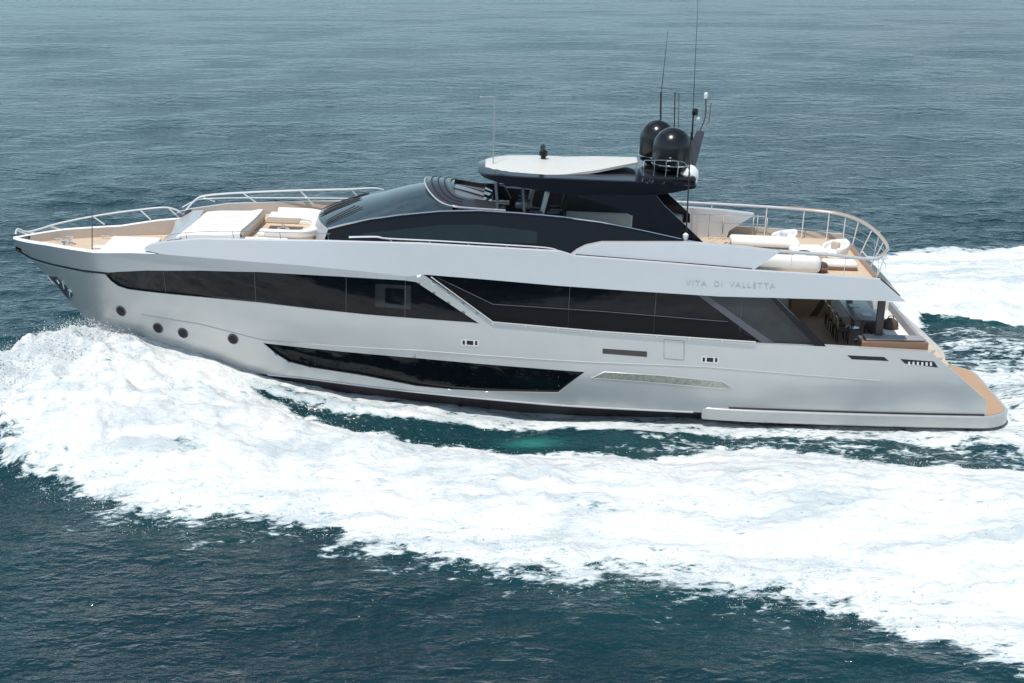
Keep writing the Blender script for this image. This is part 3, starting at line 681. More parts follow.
    if True:
        x=(5.596,5.403)[0]; z=(6.728,5.446)[1]
        for w_,word in enumerate(nm):
            cu=bpy.data.curves.new('name_lettering','FONT'); cu.body=word; cu.size=0.26; cu.extrude=0.012; cu.space_character=1.35
            to=bpy.data.objects.new('tmp_text',cu); COL.objects.link(to)
            dg=bpy.context.evaluated_depsgraph_get(); dg.update(); tm=bpy.data.meshes.new_from_object(to.evaluated_get(dg))
            ww=max(v.co.x for v in tm.vertices)
            bpy.data.objects.remove(to)
            y=Yu(x+ww/2,z)+0.02
            rot=Matrix.Rotation(R(90)-math.atan(0.16),4,'X') if s==-1 else Matrix.Rotation(R(180),4,'Z')@Matrix.Rotation(R(90)-math.atan(0.16),4,'X')
            xx=x if s==-1 else x+ww
            tm.transform(Matrix.Translation((xx,s*y,z-0.09+ (0 if s==-1 else 0)))@rot)
            tm.materials.clear(); tm.materials.append(M['letter'])
            lo_=bpy.data.objects.new('name_lettering',tm); COL.objects.link(lo_); lo_.parent=yacht
            x+=ww+0.24

def plan(xs,w): return [(x,-w(x)) for x in xs]+[(x,w(x)) for x in xs[::-1]]
def fr(a,b,n): return [a+(b-a)*k/(n-1) for k in range(n)]
# decks
gz=[(-17.86,5.22),(-16.3,5.33),(-12,5.6)]
mb=MB(); mb.prism(plan(fr(-17.45,-11.9,16),lambda x:max(hullY(x,5.3)-0.26,0.02)),4.93,5.02); mb.build('foredeck',M['teak'],yacht)
# raised trunk with slanted front
tw=lambda x:max(hullY(x,5.6)-0.42,0.3)
mb=MB(); fx=fr(-11.75,-5.2,18)
mb.prism(plan(fx,tw),5.0,5.82); mb.build('trunk',M['grey'],yacht)
mb=MB(); mb.prism(plan(fr(-9.9,-5.6,12),lambda x:tw(x)-0.08),5.80,5.835); mb.build('seating_floor',M['teak'],yacht)
mb=MB(); n=13
def arc(xc,bul,w,z): return [(xc+bul*(1-(1-(2*k/(n-1)-1)**2)) *-1+bul*0,-w+2*w*k/(n-1),z) for k in range(n)]
mb.grid([arc(-12.35,0.25,2.55,5.10),arc(-12.35,0.25,2.55,5.50),arc(-11.75,0.15,2.45,5.95),arc(-11.40,0.1,2.4,6.0)]); mb.build('trunk_skylight',M['grey'],yacht,sharp=20)
# fly deck, ceiling, cockpit sole
fw=lambda x: hullY(x,5.6)-0.24
mb=MB(); mb.prism(plan(fr(-5.4,12.22,26),fw),5.50,5.60); mb.build('fly_deck',M['teak'],yacht)
mb=MB(); mb.prism(plan(fr(-14.0,12.9,40),lambda x:max(hullY(x,5.0)-0.12,0.02)),4.98,5.035) if False else mb.prism(plan(fr(4.0,12.95,14),lambda x:hullY(x,5.0)-0.03),5.09,5.14); mb.build('cockpit_ceiling',M['white'],yacht)
mb=MB(); Yt=3.17
mb.grid([[(13.0,y,5.075),(12.13,y,5.77),(12.05,y,5.775),(12.05,y,5.58)] for y in fr(-Yt,Yt,9)]); mb.build('fly_deck_aft_edge',M['wood'],yacht)
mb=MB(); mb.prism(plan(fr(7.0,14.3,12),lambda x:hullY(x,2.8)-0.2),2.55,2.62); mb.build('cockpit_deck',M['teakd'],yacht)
# salon interior backing and aft glass doors
mb=MB(); mb.box((7.9,0,3.85),(0.06,6.2,2.4)); mb.build('salon_door',M['glass'],yacht)
for y in (-1.6,0,1.6):
    mb=MB(); mb.box((7.95,y,3.85),(0.05,0.07,2.4)); mb.build('door_frame',M['dkgrey'],yacht)
mb=MB()
for k in range(3): mb.prism(plan([8.6,8.66],lambda x:3.2),2.6,2.601)
mb.bm.free()
# transom
mb=MB(); S2=[p for p in BUL if p[0]>13.9]
mb.grid([[(x-0.12,y*(hullY(x,z)-0.30),max(z-0.28,0.9)) for y in fr(-1,1,15)] for x,z in S2+[(16.36,0.9)]]); mb.build('transom',M['hull'],yacht)
for k in range(7):
    for sy in (-1,1):
        x=14.25+0.30*k; z=2.90-0.27*k
        mb=MB(); mb.box((x+0.05,sy*2.35,z-0.04),(0.34,0.8,0.10),0.02,1); mb.build('transom_step',M['teak'],yacht)
# swim platform with side strakes
def platw(x):
    if x<8.4: return hullY(x,0.9)+0.16*max((x-6.5)/1.9,0)**0.6
    if x<16.0: return hullY(x,0.9)+0.16
    t=min((x-16.0)/1.35,1); return (hullY(16,0.9)+0.16)*1.0-1.25*(1-math.sqrt(max(1-t*t,0)))
xs_=fr(6.5,16.0,24)+[16.0+1.35*math.sin(math.pi/2*k/10) for k in range(1,11)]
def bulge(x,y): return x-0.10*(y/3.2)**2 if x>17.3 else x
mb=MB(); mb.prism(plan(xs_,platw),0.52,0.96); mb.build('swim_platform',M['plat'],yacht,bevel=0.05)
mb=MB(); mb.prism(plan([x for x in fr(15.6,16.0,3)]+[16.0+1.22*math.sin(math.pi/2*k/10) for k in range(1,11)],lambda x:(platw(min(x+0.1,17.3))-0.10)),0.955,0.975); mb.build('platform_teak',M['teakw'],yacht)
for s in (-1,1):
    mb=MB(); mb.tube([(x,s*(hullY(x,0.97)+0.02),0.985) for x in fr(7.4,16.25,20)],0.03,6); mb.build('strake_seam',M['rubber'],yacht)
# cockpit aft: settee block with grey-brown coaming and pale cushions
mb=MB(); mb.prism([(11.75,-3.25),(14.05,-3.12),(14.05,-2.45),(11.75,-2.45)],2.62,3.52); mb.build('cockpit_side_bench',M['wood'],yacht,bevel=0.03)
mb=MB(); mb.prism([(11.9,-3.12),(13.95,-3.0),(13.95,-2.5),(11.9,-2.5)],3.525,3.60); mb.build('bench_cushion',M['greycush'],yacht,bevel=0.03)
mb=MB(); mb.box((13.45,0.1,2.86),(0.95,4.6,0.46),0.05,2); mb.build('cockpit_settee_base',M['dkgrey'],yacht)
mb=MB(); mb.box((13.45,0.1,3.15),(0.9,4.5,0.14),0.05,2); mb.build('cockpit_settee_cushion',M['cush'],yacht)
mb=MB(); mb.box((13.92,0.1,3.35),(0.16,4.5,0.35),0.06,2); mb.build('cockpit_settee_backrest',M['greycush'],yacht)
for s in (-1,1):
    mb=MB(); mb.box((12.42,s*2.62,4.1),(0.26,0.14,2.0),0.03,2); mb.build('overhang_pillar',M['slot'],yacht)

# ---- wheelhouse
TRM=[(-6.481,6.496),(-5.903,6.685),(-5.062,6.907),(-4.053,7.100),(-2.706,7.273),(-1.361,7.352),(-0.011,7.318),(1.341,7.249),(2.697,7.129),(4.233,6.878),(6.015,6.565)]
def hw_base(x): return 2.72 if x>-4 else 2.72-0.42*((-4-x)/2.9)**1.6
def Yw(x,z): return hw_base(x)-0.22*(z-5.8)
x0,x1=TRM[0][0],TRM[-1][0]
BS=[(x0,5.8),(x1,5.6)]
for s in (-1,1):
    mb=MB(); strip(mb,s,BS,TRM,x0,x1,0,6,Y=Yw); mb.build('wheelhouse_side',M['black'],yacht)
    mb=MB(); mb.tube([(x,s*(Yw(x,itp(TRM,x))+0.025),itp(TRM,x)+0.02) for x in cols(x0,x1,TRM,step=0.2)],0.032,8); mb.build('coaming_trim',M['chrome'],yacht)
    if True:
        SW=[(-5.3,6.45),(-4.2,6.62),(-2.6,6.85),(-1.4,6.9),(0.6,6.75)]; SB=[(-5.3,6.35),(0.6,6.35)]
        mb=MB(); strip(mb,s,SB,SW,-5.3,0.6,0.012,3,Y=Yw); mb.build('wheelhouse_side_window',M['sglass'],yacht)
    if x1>-2.4:
        mb=MB(); mb.grid([[(x,s*(Yw(x,itp(TRM,x))-0.04),itp(TRM,x)),(x,s*(Yw(x,itp(TRM,x))-0.30),itp(TRM,x)-0.03),(x,s*(Yw(x,5.7)-0.42),5.62)] for x in cols(-2.2,x1,TRM,step=0.25)]); mb.build('fly_coaming_lining',M['dkgrey'],yacht)
# windshield: curved glass from the base arc up to the visor
def house(x,v):      # v -1..1 across, glass between the two trims
    z0=itp(TRM,x); y0=Yw(x,z0)-0.02; crown={-7:0}
    c=itp([(-7.0,0.02),(-6.4,0.06),(-5.5,0.13),(-4.5,0.26),(-3.6,0.44),(-3.0,0.52),(-2.0,0.55)],x)
    return (x-0.55*(1-v*v)*min(max((-2.2-x)/3.0,0),1),y0*v,z0+c*(1-abs(v)**2.2))
mb=MB(); mb.grid([[house(x,v) for v in fr(-1,1,25)] for x in fr(x0,-2.3,26)]); ws=mb.build('windshield',M['wglass'],yacht,sharp=60)
mb=MB()
mb.grid([[house(x0,v) for v in fr(-1,1,25)],[tuple(np.array(house(x0,v))+np.array((-0.12,0,-0.35))) for v in fr(-1,1,25)],[tuple(np.array(house(x0,v))+np.array((-0.16,0,-0.8))) for v in fr(-1,1,25)]]); mb.build('windshield_sill',M['grey'],yacht)
for c0 in (-0.82,-0.25,0.25,0.8):
    mb=MB()
    for d in (0,0.07,0.15):
        mb.tube([tuple(np.array(house(lerp(x0+0.05,x0+1.45-d*2,t)+d*0.8,c0+0.30*t+d))+np.array((0,0,0.04))) for t in fr(0,1,6)],0.018,5)
    mb.build('windshield_wiper',M['rubber'],yacht)
# fly visor: louvred wind deflector wrapping the front of the fly deck
def brim(u,h):       # u 0..1 round the U from port aft to starboard aft, h 0 outer edge .. 1 inner edge
    yo=lerp(2.12,1.50,h); xf=lerp(-3.35,-2.45,h); xs=-1.9
    if abs(u-0.5)<0.34:
        t=(u-0.5)/0.34*math.pi/2; x=xs+(xf-xs)*abs(math.cos(t))**0.75; y=yo*math.sin(t)
    else:
        t=(abs(u-0.5)-0.34)/0.16; x=lerp(xs,-0.5,t); y=yo*(1 if u>0.5 else -1)
    fz=min(max((-0.4-x)/2.6,0),1)
    return (x,y,7.34+0.06*fz+0.50*fz*(1-(y/2.15)**2)+0.10*h)
us=fr(0,1,49)
mb=MB(); mb.grid([[brim(u,h_) for u in us] for h_ in fr(0,1,6)]); vis=mb.build('wind_deflector',M['visor'],yacht,solid=0.05)
for h_ in (0.27,0.52,0.77):
    mb=MB(); mb.tube([tuple(np.array(brim(u,h_))+np.array((0,0,0.006))) for u in us[8:-8]],0.028,6,sq=(0.5,1)); mb.build('louvre',M['rubber'],vis)
mb=MB(); mb.tube([brim(u,0.0) for u in us],0.030,6); mb.build('deflector_edge',M['letter'],vis)
mb=MB(); mb.grid([[brim(u,0.02) for u in us],[tuple(np.array(brim(u,0.25))*np.array((1,1,1))+np.array((0.0,0,-0.55))) for u in us]]); mb.build('deflector_base',M['black'],yacht)
mb=MB(); mb.grid([[brim(u,1.0) for u in us],[tuple(np.array(brim(u,1.0))+np.array((0.02,0,-0.35))) for u in us]]); mb.build('deflector_inner_wall',M['rubber'],yacht)
mb=MB(); rows=[]
for t in fr(0,1,9):
    rows.append([(lerp(-2.45+0.45*abs(v)**2.5,-0.95,t),1.42*v,lerp(7.72-0.26*v*v,7.34,t**1.2)) for v in fr(-1,1,11)])
mb.grid(rows); mb.grid([rows[-1],[(x,y,6.4) for x,y,z in rows[-1]]]); mb.build('dashboard',M['dash'],yacht)
for (y0,xa_) in ((-0.35,-2.3),(-0.95,-1.6),(0.55,-2.3)):
    mb=MB(); mb.tube([(lerp(xa_,-0.95,t),y0-0.1*t,7.745-0.37*((lerp(xa_,-0.95,t)+2.45)/1.5)**1.2-0.26*y0*y0*(1-t)) for t in fr(0,1,7)],0.05,6,sq=(0.5,1)); mb.build('dashboard_seam',M['rubber'],yacht)
mb=MB(); mb.box((-0.75,0,6.95),(0.4,2.8,0.5),0.08,2); mb.build('instrument_panel',M['black'],yacht)
for y in (-0.9,0.1,1.0):
    mb=MB(); mb.box((-1.12,y,7.43),(0.30,0.55,0.04),0.012,1,ry=R(16)); mb.build('instrument_screen',M['wglass'],yacht)
mb=MB(); mb.box((-0.65,-1.15,7.42),(0.55,0.45,0.07),0.02,2); mb.build('helm_console_panel',M['tabwood'],yacht)
mb=MB(); mb.lathe([(0.0,-0.01),(0.02,-0.012),(0.24,0.0),(0.26,0.02),(0.24,0.04),(0.0,0.03)],(0,0,0),16); o=mb.build('steering_wheel',M['rubber'],yacht); o.location=(-0.45,0.55,7.4); o.rotation_euler=(0,R(60),0)
# interior block that the fly deck stands on forward
mb=MB(); mb.box((-3.3,0,6.3),(3.0,4.2,1.2),0.2,2); mb.build('helm_bulkhead',M['dkgrey'],yacht)

# ---- arch and hardtop
FT=[(-1.492,8.416),(-0.733,8.518),(0.850,8.508),(3.712,8.499),(5.943,8.373)]
FB=[(-1.492,8.416),(-1.275,8.344),(-0.587,8.242),(0.531,8.104),(1.684,7.977),(2.497,7.905),(4.415,8.030),(5.092,8.139),(5.841,8.293),(5.943,8.373)]
hx0,hx1=FT[0][0],FT[-1][0]
def htw(x):
    t=(x-hx0)/(hx1-hx0)
    return 0.85+1.30*math.sqrt(max(1-max((0.22-t)/0.22,0)**2,0))-0.35*max((t-0.6)/0.4,0)**1.5
for s in (-1,1):
    mb=MB(); strip(mb,s,FB,FT,hx0,hx1,0.02,3,Y=lambda x,z:htw(x)+0.05,step=0.2)
    strip(mb,s,FB,FT,hx0,hx1,-0.16,3,Y=lambda x,z:htw(x)+0.05,step=0.2)
    edge(mb,s,FB,hx0,hx1,0.02,-0.16,Y=lambda x,z:htw(x)+0.05,step=0.2)
    edge(mb,s,FT,hx0,hx1,0.02,-0.16,dz=0.03,Y=lambda x,z:htw(x)+0.05,step=0.2)
    mb.build('hardtop_fascia',M['black'],yacht)
    mb=MB(); P=[(1.815,7.985),(4.537,8.106),(4.828,7.775),(5.395,7.291),(6.254,6.540),(6.276,6.228),(5.056,6.181),(4.575,6.880),(3.909,7.327),(3.009,7.705)]
    mb.slab(P,lambda x,z:s*(2.44-0.05*(z-6.5)),lambda x,z:s*(2.28-0.05*(z-6.5))); mb.build('hardtop_pillar',M['black'],yacht)
    for xx in (-0.75,0.15):
        mb=MB(); mb.tube([(xx,s*2.0,7.2),(xx-0.12,s*1.98,8.25)],0.05,8); mb.build('hardtop_post',M['dkgrey'],yacht)
mb=MB(); xs_=fr(hx0,hx1,24)
mb.grid([[(x,htw(x)*v,itp(FT,x)+0.02+0.10*(1-v*v)) for v in fr(-1,1,11)] for x in xs_])
mb.grid([[(x,htw(x)*v,max(itp(FT,x)-0.16,itp(FB,x)+0.005)) for v in fr(-1,1,11)] for x in xs_])
mb.grid([[(hx0,htw(hx0)*v,itp(FT,hx0)+0.02+0.10*(1-v*v)) for v in fr(-1,1,11)],[(hx0,htw(hx0)*v,itp(FT,hx0)-0.01) for v in fr(-1,1,11)]])
mb.grid([[(hx1,htw(hx1)*v,itp(FT,hx1)+0.02+0.10*(1-v*v)) for v in fr(-1,1,11)],[(hx1,htw(hx1)*v,itp(FT,hx1)-0.05) for v in fr(-1,1,11)]])
mb.build('hardtop',M['charcoal'],yacht)
# raised white sunroof panel, tapering aft
def rp(x): return itp([(-1.25,0.8),(-1.1,1.2),(-0.85,1.6),(-0.5,1.85),(1.2,1.75),(2.6,1.35),(4.0,0.5)],x)
zr=lambda x: itp([(-1.3,8.50),(1.5,8.58),(4.0,8.88)],x)
zc=lambda x: itp([(-1.3,0.16),(0.5,0.26),(4.0,0.06)],x)
mb=MB(); xr=fr(-1.25,4.0,20)
mb.grid([[(x,rp(x)*v,zr(x)+zc(x)*(1-v*v)) for v in fr(-1,1,9)] for x in xr]); mb.grid([[(x,rp(x)*v,zr(x)-0.09) for v in fr(-1,1,9)] for x in xr])
for v in (-1,1): mb.grid([[(x,rp(x)*v,zr(x)) for x in xr],[(x,rp(x)*v,zr(x)-0.09) for x in xr]])
for x in (xr[0],xr[-1]): mb.grid([[(x,rp(x)*v,zr(x)+zc(x)*(1-v*v)) for v in fr(-1,1,9)],[(x,rp(x)*v,zr(x)-0.09) for v in fr(-1,1,9)]])
mb.build('sunroof_panel',M['cream'],yacht)
mb=MB(); mb.lathe([(0.0,0),(0.14,0),(0.15,0.05),(0.09,0.10),(0.09,0.22),(0.15,0.26),(0.15,0.40),(0.08,0.46),(0.0,0.47)],(0.75,-0.1,8.66),18); cm=mb.build('roof_camera',M['dome'],yacht)
mb=MB(); mb.lathe([(0.0,0),(0.09,0),(0.10,0.12),(0.05,0.20),(0,0.21)],(0.72,-0.1,9.12),14); mb.build('camera_lens',M['wglass'],cm)
# domes
def dome(x,y,z,r,hc):
    mb=MB(); prof=[(0,0),(r*0.62,0),(r*0.70,0.05),(r*0.93,0.14),(r*0.97,0.22),(r,0.30),(r,hc)]+[(r*math.cos(R(a)),hc+r*math.sin(R(a))) for a in range(10,91,8)]+[(0,hc+r)]
    mb.lathe(prof,(x,y,z),32); d=mb.build('satellite_dome',M['dome'],yacht,sharp=60)
    mb=MB(); mb.lathe([(r*1.005,0.26),(r*1.03,0.27),(r*1.03,0.30),(r*1.005,0.31)],(x,y,z),32); mb.build('dome_ring',M['chrome'],d)
    mb=MB(); mb.lathe([(0.0,-0.35),(r*0.45,-0.35),(r*0.42,0),(0,0)],(x,y,z),20); mb.build('dome_pedestal',M['dome'],d)
dome(*(5.161,9.712)[:1],-0.6,8.62,0.68,0.85)
dome(*(4.765,9.703)[:1],0.85,8.62,0.62,0.93)
mb=MB(); mb.box((5.0,0,8.5),(1.9,3.0,0.22),0.08,2); mb.build('dome_platform',M['dome'],yacht)
for y in (-1.45,1.45):
    mb=MB(); mb.tube(smooth_pts([(4.15,y,8.55),(4.15,y,9.05),(4.3,y,9.12),(5.5,y,9.1),(5.75,y,8.55)],3),0.02,6)
    for x in (4.5,4.9,5.3): mb.tube([(x,y,8.55),(x,y,9.11)],0.016,6)
    mb.build('dome_guard_rail',M['chrome'],yacht)
mb=MB(); mb.lathe([(0.01,-0.42),(0.22,-0.34),(0.33,-0.1),(0.34,0.1),(0.26,0.3),(0.1,0.42),(0.01,0.43)],(0,0,0),20); o=mb.build('floodlight_pod',M['white'],yacht); o.location=(5.75,-0.9,8.50); o.rotation_euler=(0,R(12),0)
# mast blade and lights
(mx0,mz0),(mx1,mz1)=(5.789,8.934),(6.136,9.963)
mb=MB(); mb.slab([(mx0-0.35,8.6),(mx0+0.25,8.6),(mx1+0.16,mz1),(mx1-0.10,mz1+0.03)],-0.05,0.05); mast=mb.build('mast',M['dkgrey'],yacht)
mb=MB(); (lx,lz)=(6.256,11.215); mb.tube(smooth_pts([(mx1,0,mz1),(mx1+0.15,0,mz1+0.5),(lx,0,lz-0.1)],4),0.028,6); mb.build('mast_arm',M['dkgrey'],mast)
mb=MB(); mb.lathe([(0,-0.12),(0.06,-0.12),(0.07,-0.02),(0.07,0.06),(0.0,0.11)],(lx,0,lz),12); mb.build('masthead_light',M['white'],mast)
(cx_,cz_)=(5.918,10.615); mb=MB(); mb.box((cx_,0,cz_),(0.20,0.2,0.26),0.05,2); mb.tube([(cx_-0.05,0,cz_-0.1),(mx1-0.25,0,mz1-0.7)],0.03,6); mb.build('navigation_camera',M['dome'],mast)
mb=MB(); mb.lathe([(0,-0.06),(0.07,-0.06),(0.08,0),(0.0,0.06)],((6.036,10.412)[0],0,(6.036,10.412)[1]),12); mb.build('white_lamp',M['white'],mast)
(a_,b_)=(6.448,10.947); (c_,d_)=(6.426,10.288)
mb=MB(); mb.tube([(a_,0,b_),(c_,0,d_),(mx1+0.2,0,d_-0.1)],0.018,6); mb.build('wind_sensor',M['dkgrey'],mast)
def whip(p0,p1,y,r0,r1):
    mb=MB(); mb.tube([(p0[0],y,p0[1]),(lerp(p0[0],p1[0],.5),y,lerp(p0[1],p1[1],.5)),(p1[0],y,p1[1])],[r0,(r0+r1)/2,r1],6); mb.build('whip_antenna',M['rubber'],yacht)
whip((4.978,8.437),(4.849,11.044),1.6,0.035,0.030); whip((4.856,10.938),(4.958,13.218),1.6,0.014,0.006)
whip((5.412,9.047),(5.314,11.103),1.3,0.022,0.018); whip((5.544,9.069),(5.447,11.087),1.2,0.012,0.010)
whip((5.902,9.766),(5.792,14.394),0.3,0.014,0.006); 
(a_,b_),(c_,d_)=(4.849,11.044),(5.457,11.073); mb=MB(); mb.tube([(a_,1.6,b_),(c_,1.2,d_)],0.010,5); mb.build('antenna_bar',M['dkgrey'],yacht)
whip((5.598,6.698),(5.519,10.349),-2.75,0.028,0.018)
(a_,b_)=(5.577,6.766); mb=MB(); mb.lathe([(0.05,-0.3),(0.06,-0.05),(0.09,0),(0.10,0.12),(0.0,0.2)],(a_,-2.75,b_),12); mb.build('antenna_foot',M['white'],yacht)
(a_,b_)=(-0.983,8.502); (c_,d_)=(-1.001,10.952); (e_,f_)=(-1.478,10.934)
mb=MB(); mb.tube([(a_,-0.6,b_-0.1),(c_,-0.6,d_)],[0.02,0.012],6); mb.tube([(c_,-0.6,d_),(e_,-0.6,f_)],0.014,6); mb.lathe([(0,-0.04),(0.05,0),(0,0.04)],(e_,-0.6,f_),8); mb.build('forward_pole',M['grey'],yacht)

# ---- rails
def rail(name,P,r,posts,drop,m=M['rail'],lean=0.25,mid=None,pr=None):
    mb=MB(); SP=smooth_pts(P,6); mb.tube(SP,r,8); rl=mb.build(name,m,yacht)
    for t in posts:
        p=SP[int(t*(len(SP)-1))]; q=Vector(drop(p)); mb=MB(); mb.tube([p,q],pr or r*0.8,6); mb.build('rail_post',m,rl)
    if mid:
        mb=MB(); mb.tube([Vector((p.x,p.y,0))+Vector((0,0,lerp(Vector(drop(p)).z,p.z,mid))) for p in SP],r*0.6,6); mb.build('middle_rail',m,rl)
    return rl
def gun_y(x): return hullY(x,itp([(-17.8,5.22),(-16.3,5.33),(-12.2,5.6)],x))
bowP=[]
for (px,py) in ((16,238),(22,233.5),(40,228),(70,221),(105,214.5),(145,209.5),(172,208),(184,211)):
    pass
BR=[(-17.75,0.1,5.36),(-17.7,0.25,5.52)]
for (x,z,) in ((-17.357,5.394),(-16.408,5.596),(-15.178,5.781),(-13.831,5.924),(-12.857,5.973)): BR.append((x,gun_y(x)-0.05,z))
BR.append((-12.25,gun_y(-12.25)-0.1,5.72))
rail('bow_rail',BR,0.034,(0.10,0.25,0.40,0.56,0.72,0.86),lambda p:(p.x+0.38,gun_y(p.x+0.38)-0.1,itp([(-17.8,5.25),(-12,5.65)],p.x+0.38)))
FR=[(-12.35,2.75,5.72)]
for (x,z) in ((-11.863,6.281),(-11.364,6.467),(-9.908,6.596),(-8.075,6.739),(-6.423,6.838),(-5.134,6.910)): FR.append((x,3.0 if x>-11 else 2.85,z))
FR.append((FR[-1][0]+0.35,3.1,FR[-1][2]-0.35))
rail('foredeck_rail',FR,0.036,(0.22,0.42,0.58,0.74,0.90),lambda p:(p.x+0.5,min(p.y+0.05,3.1),6.22),mid=0.45)
# fly deck aft rail: thick pale top rail running round the deck
top=[]
for (x,z) in ((8.671,6.537),(10.393,6.478),(11.830,6.392)): top.append((x,-3.2,z))
top+= [(12.28,-3.0,6.60),(12.5,-2.3,6.62),(12.56,-1,6.65),(12.5,0.6,6.66),(12.25,1.9,6.66),(11.8,2.75,6.66),(11.0,3.1,6.68),(9.5,3.25,6.72),(7.5,3.3,6.75),(5.5,3.3,6.78),(4.6,3.3,6.80)]
tr=rail('fly_deck_rail',top,0.055,(),lambda p:p,m=M['band'])
mb=MB(); SPt=smooth_pts(top,6); mb.tube([p+Vector((0,0,0.05)) for p in SPt[14:60]],0.035,6,sq=(0.5,1.2)); mb.build('teak_rail_cap',M['tabwood'],tr)
mb=MB(); N_=len(SPt)
for t in (0.03,0.11,0.19,0.27,0.36,0.45,0.53,0.60,0.66,0.72,0.79,0.86): 
    p=SPt[int(t*(N_-1))]; mb=MB(); mb.tube([p,(min(p.x-0.02,12.14),p.y,5.62)],0.022 if t>0.25 else 0.012,6); mb.build('rail_post',M['rail'],tr)
for hh in (5.98,6.3):
    mb=MB(); mb.tube([Vector((p.x,p.y,hh)) for p in SPt[int(0.27*N_):]],0.012,6); mb.build('middle_rail',M['chrome'],tr)
# ensign staff at the stern end of the rail
(a_,b_),(c_,d_)=(12.862,5.868),(12.948,6.460)
mb=MB(); mb.tube([(a_-0.1,1.0,b_-0.6),(c_,1.0,d_)],0.018,6); mb.tube([(a_-0.05,0.8,b_-0.35),(c_-0.1,1.3,d_-0.35)],0.012,6); mb.build('ensign_staff',M['chrome'],yacht)
# inner stair guard on fly deck and far bulwark
mb=MB()
for (x,z0,z1) in ((7.0,5.6,6.55),(7.5,5.6,6.55),(8.6,5.6,6.6),(8.75,5.6,6.6),(9.1,5.6,6.5)): mb.tube([(x,2.4,z0),(x,2.4,z1)],0.02,6)
mb.tube([(5.4,2.4,6.5),(9.0,2.4,6.55)],0.02,6); mb.tube([(5.4,2.4,6.2),(9.0,2.4,6.25)],0.012,6); mb.build('stair_guard',M['chrome'],yacht)
mb=MB(); mb.box((5.5,2.5,6.05),(0.9,1.1,0.95),0.05,2); mb.build('bar_cabinet',M['sand'],yacht)
mb=MB(); mb.tube([(1.6,1.9,7.35),(4.6,1.9,7.15)],0.04,6,sq=(1,1)); mb.build('fly_inner_rail',M['white'],yacht)
# bow fittings
(a_,b_),(c_,d_)=(-14.650,5.413),(-14.606,6.850)
mb=MB(); mb.tube([(a_,-1.6,b_-0.2),(c_,-1.6,d_)],[0.022,0.012],6); mb.build('jackstaff',M['dkgrey'],yacht)
for (x,y) in ((-15.9,0.3),(-15.9,-0.35)):
    mb=MB(); mb.lathe([(0,0),(0.16,0),(0.16,0.05),(0.08,0.09),(0.08,0.2),(0.14,0.24),(0.14,0.28),(0,0.3)],(x,y,5.02),16); mb.build('windlass',M['chrome'],yacht)
for (x,y) in ((-14.9,1.4),(-14.9,-1.2),(-16.4,0.7),(-16.4,-0.6)):
    mb=MB(); mb.tube([(x-0.16,y,5.14),(x+0.16,y,5.14)],0.025,8); mb.tube([(x-0.07,y,5.0),(x-0.07,y,5.14)],0.02,6); mb.tube([(x+0.07,y,5.0),(x+0.07,y,5.14)],0.02,6); mb.build('cleat',M['chrome'],yacht)
mb=MB(); mb.box((-14.75,0.05,5.05),(0.5,0.5,0.05),0.02,2); mb.build('anchor_locker_hatch',M['white'],yacht)

# ================================================================ THINGS STANDING ON THE DECKS
def cushion(name,size,m,parent,loc=(0,0,0),r=0.06,rz=0):
    mb=MB(); mb.box(loc,size,min(r,min(size)*0.45),3,rz=rz); return mb.build(name,m,parent,sharp=60)
# forward sun pad
t=thing('sun_pad',-13.62,-0.35,5.02,0,'flat white sun pad on the low bow deck, nearest the tip of the bow','sun pad')
cushion('pad_base',(1.75,2.5,0.14),M['piping'],t,(0,0,0.04)); cushion('pad_cushion',(1.75,2.5,0.16),M['cush'],t,(0,0,0.16),0.07)
# big sun lounge with curved back
t=thing('sun_lounge',-10.42,-0.2,5.83,0,'large white sun lounge with a curved raised edge on the raised foredeck','sun lounge')
mb=MB()
prof=[(-1.1,0.14),(-0.9,0.30),(-0.4,0.36),(0.2,0.38),(0.7,0.40),(1.0,0.47),(1.12,0.46),(1.14,0.36)]
rows=[]
for v in fr(-1,1,17):
    e=1-0.06*abs(v)**8; rows.append([(x+0.15*(v if True else 0)-0.05*v*v,1.95*v,z*(1 if abs(v)<0.97 else 0.75)) for x,z in prof])
mb.grid(rows)
for v,row in ((-1,rows[0]),(1,rows[-1])): mb.grid([row,[(p[0],p[1]*1.0,0.0) for p in row]])
mb.grid([[r_[0] for r_ in rows],[(r_[0][0],r_[0][1],0.0) for r_ in rows]])
mb.build('lounge_cushion',M['cush'],t,sharp=50)
mb=MB(); mb.grid([[(1.145+0.15*v-0.05*v*v,1.95*v,0.42) for v in fr(-1,1,17)],[(1.20+0.15*v-0.05*v*v,1.93*v,0.30) for v in fr(-1,1,17)],[(1.12+0.15*v-0.05*v*v,1.93*v,0.0) for v in fr(-1,1,17)]]); mb.build('lounge_back_edge',M['piping'],t)
for v in (-0.34,0.34):
    mb=MB(); mb.tube([(x+0.15*v-0.05*v*v,1.95*v,z+0.004) for x,z in prof],0.012,5); mb.build('seam',M['piping'],t)
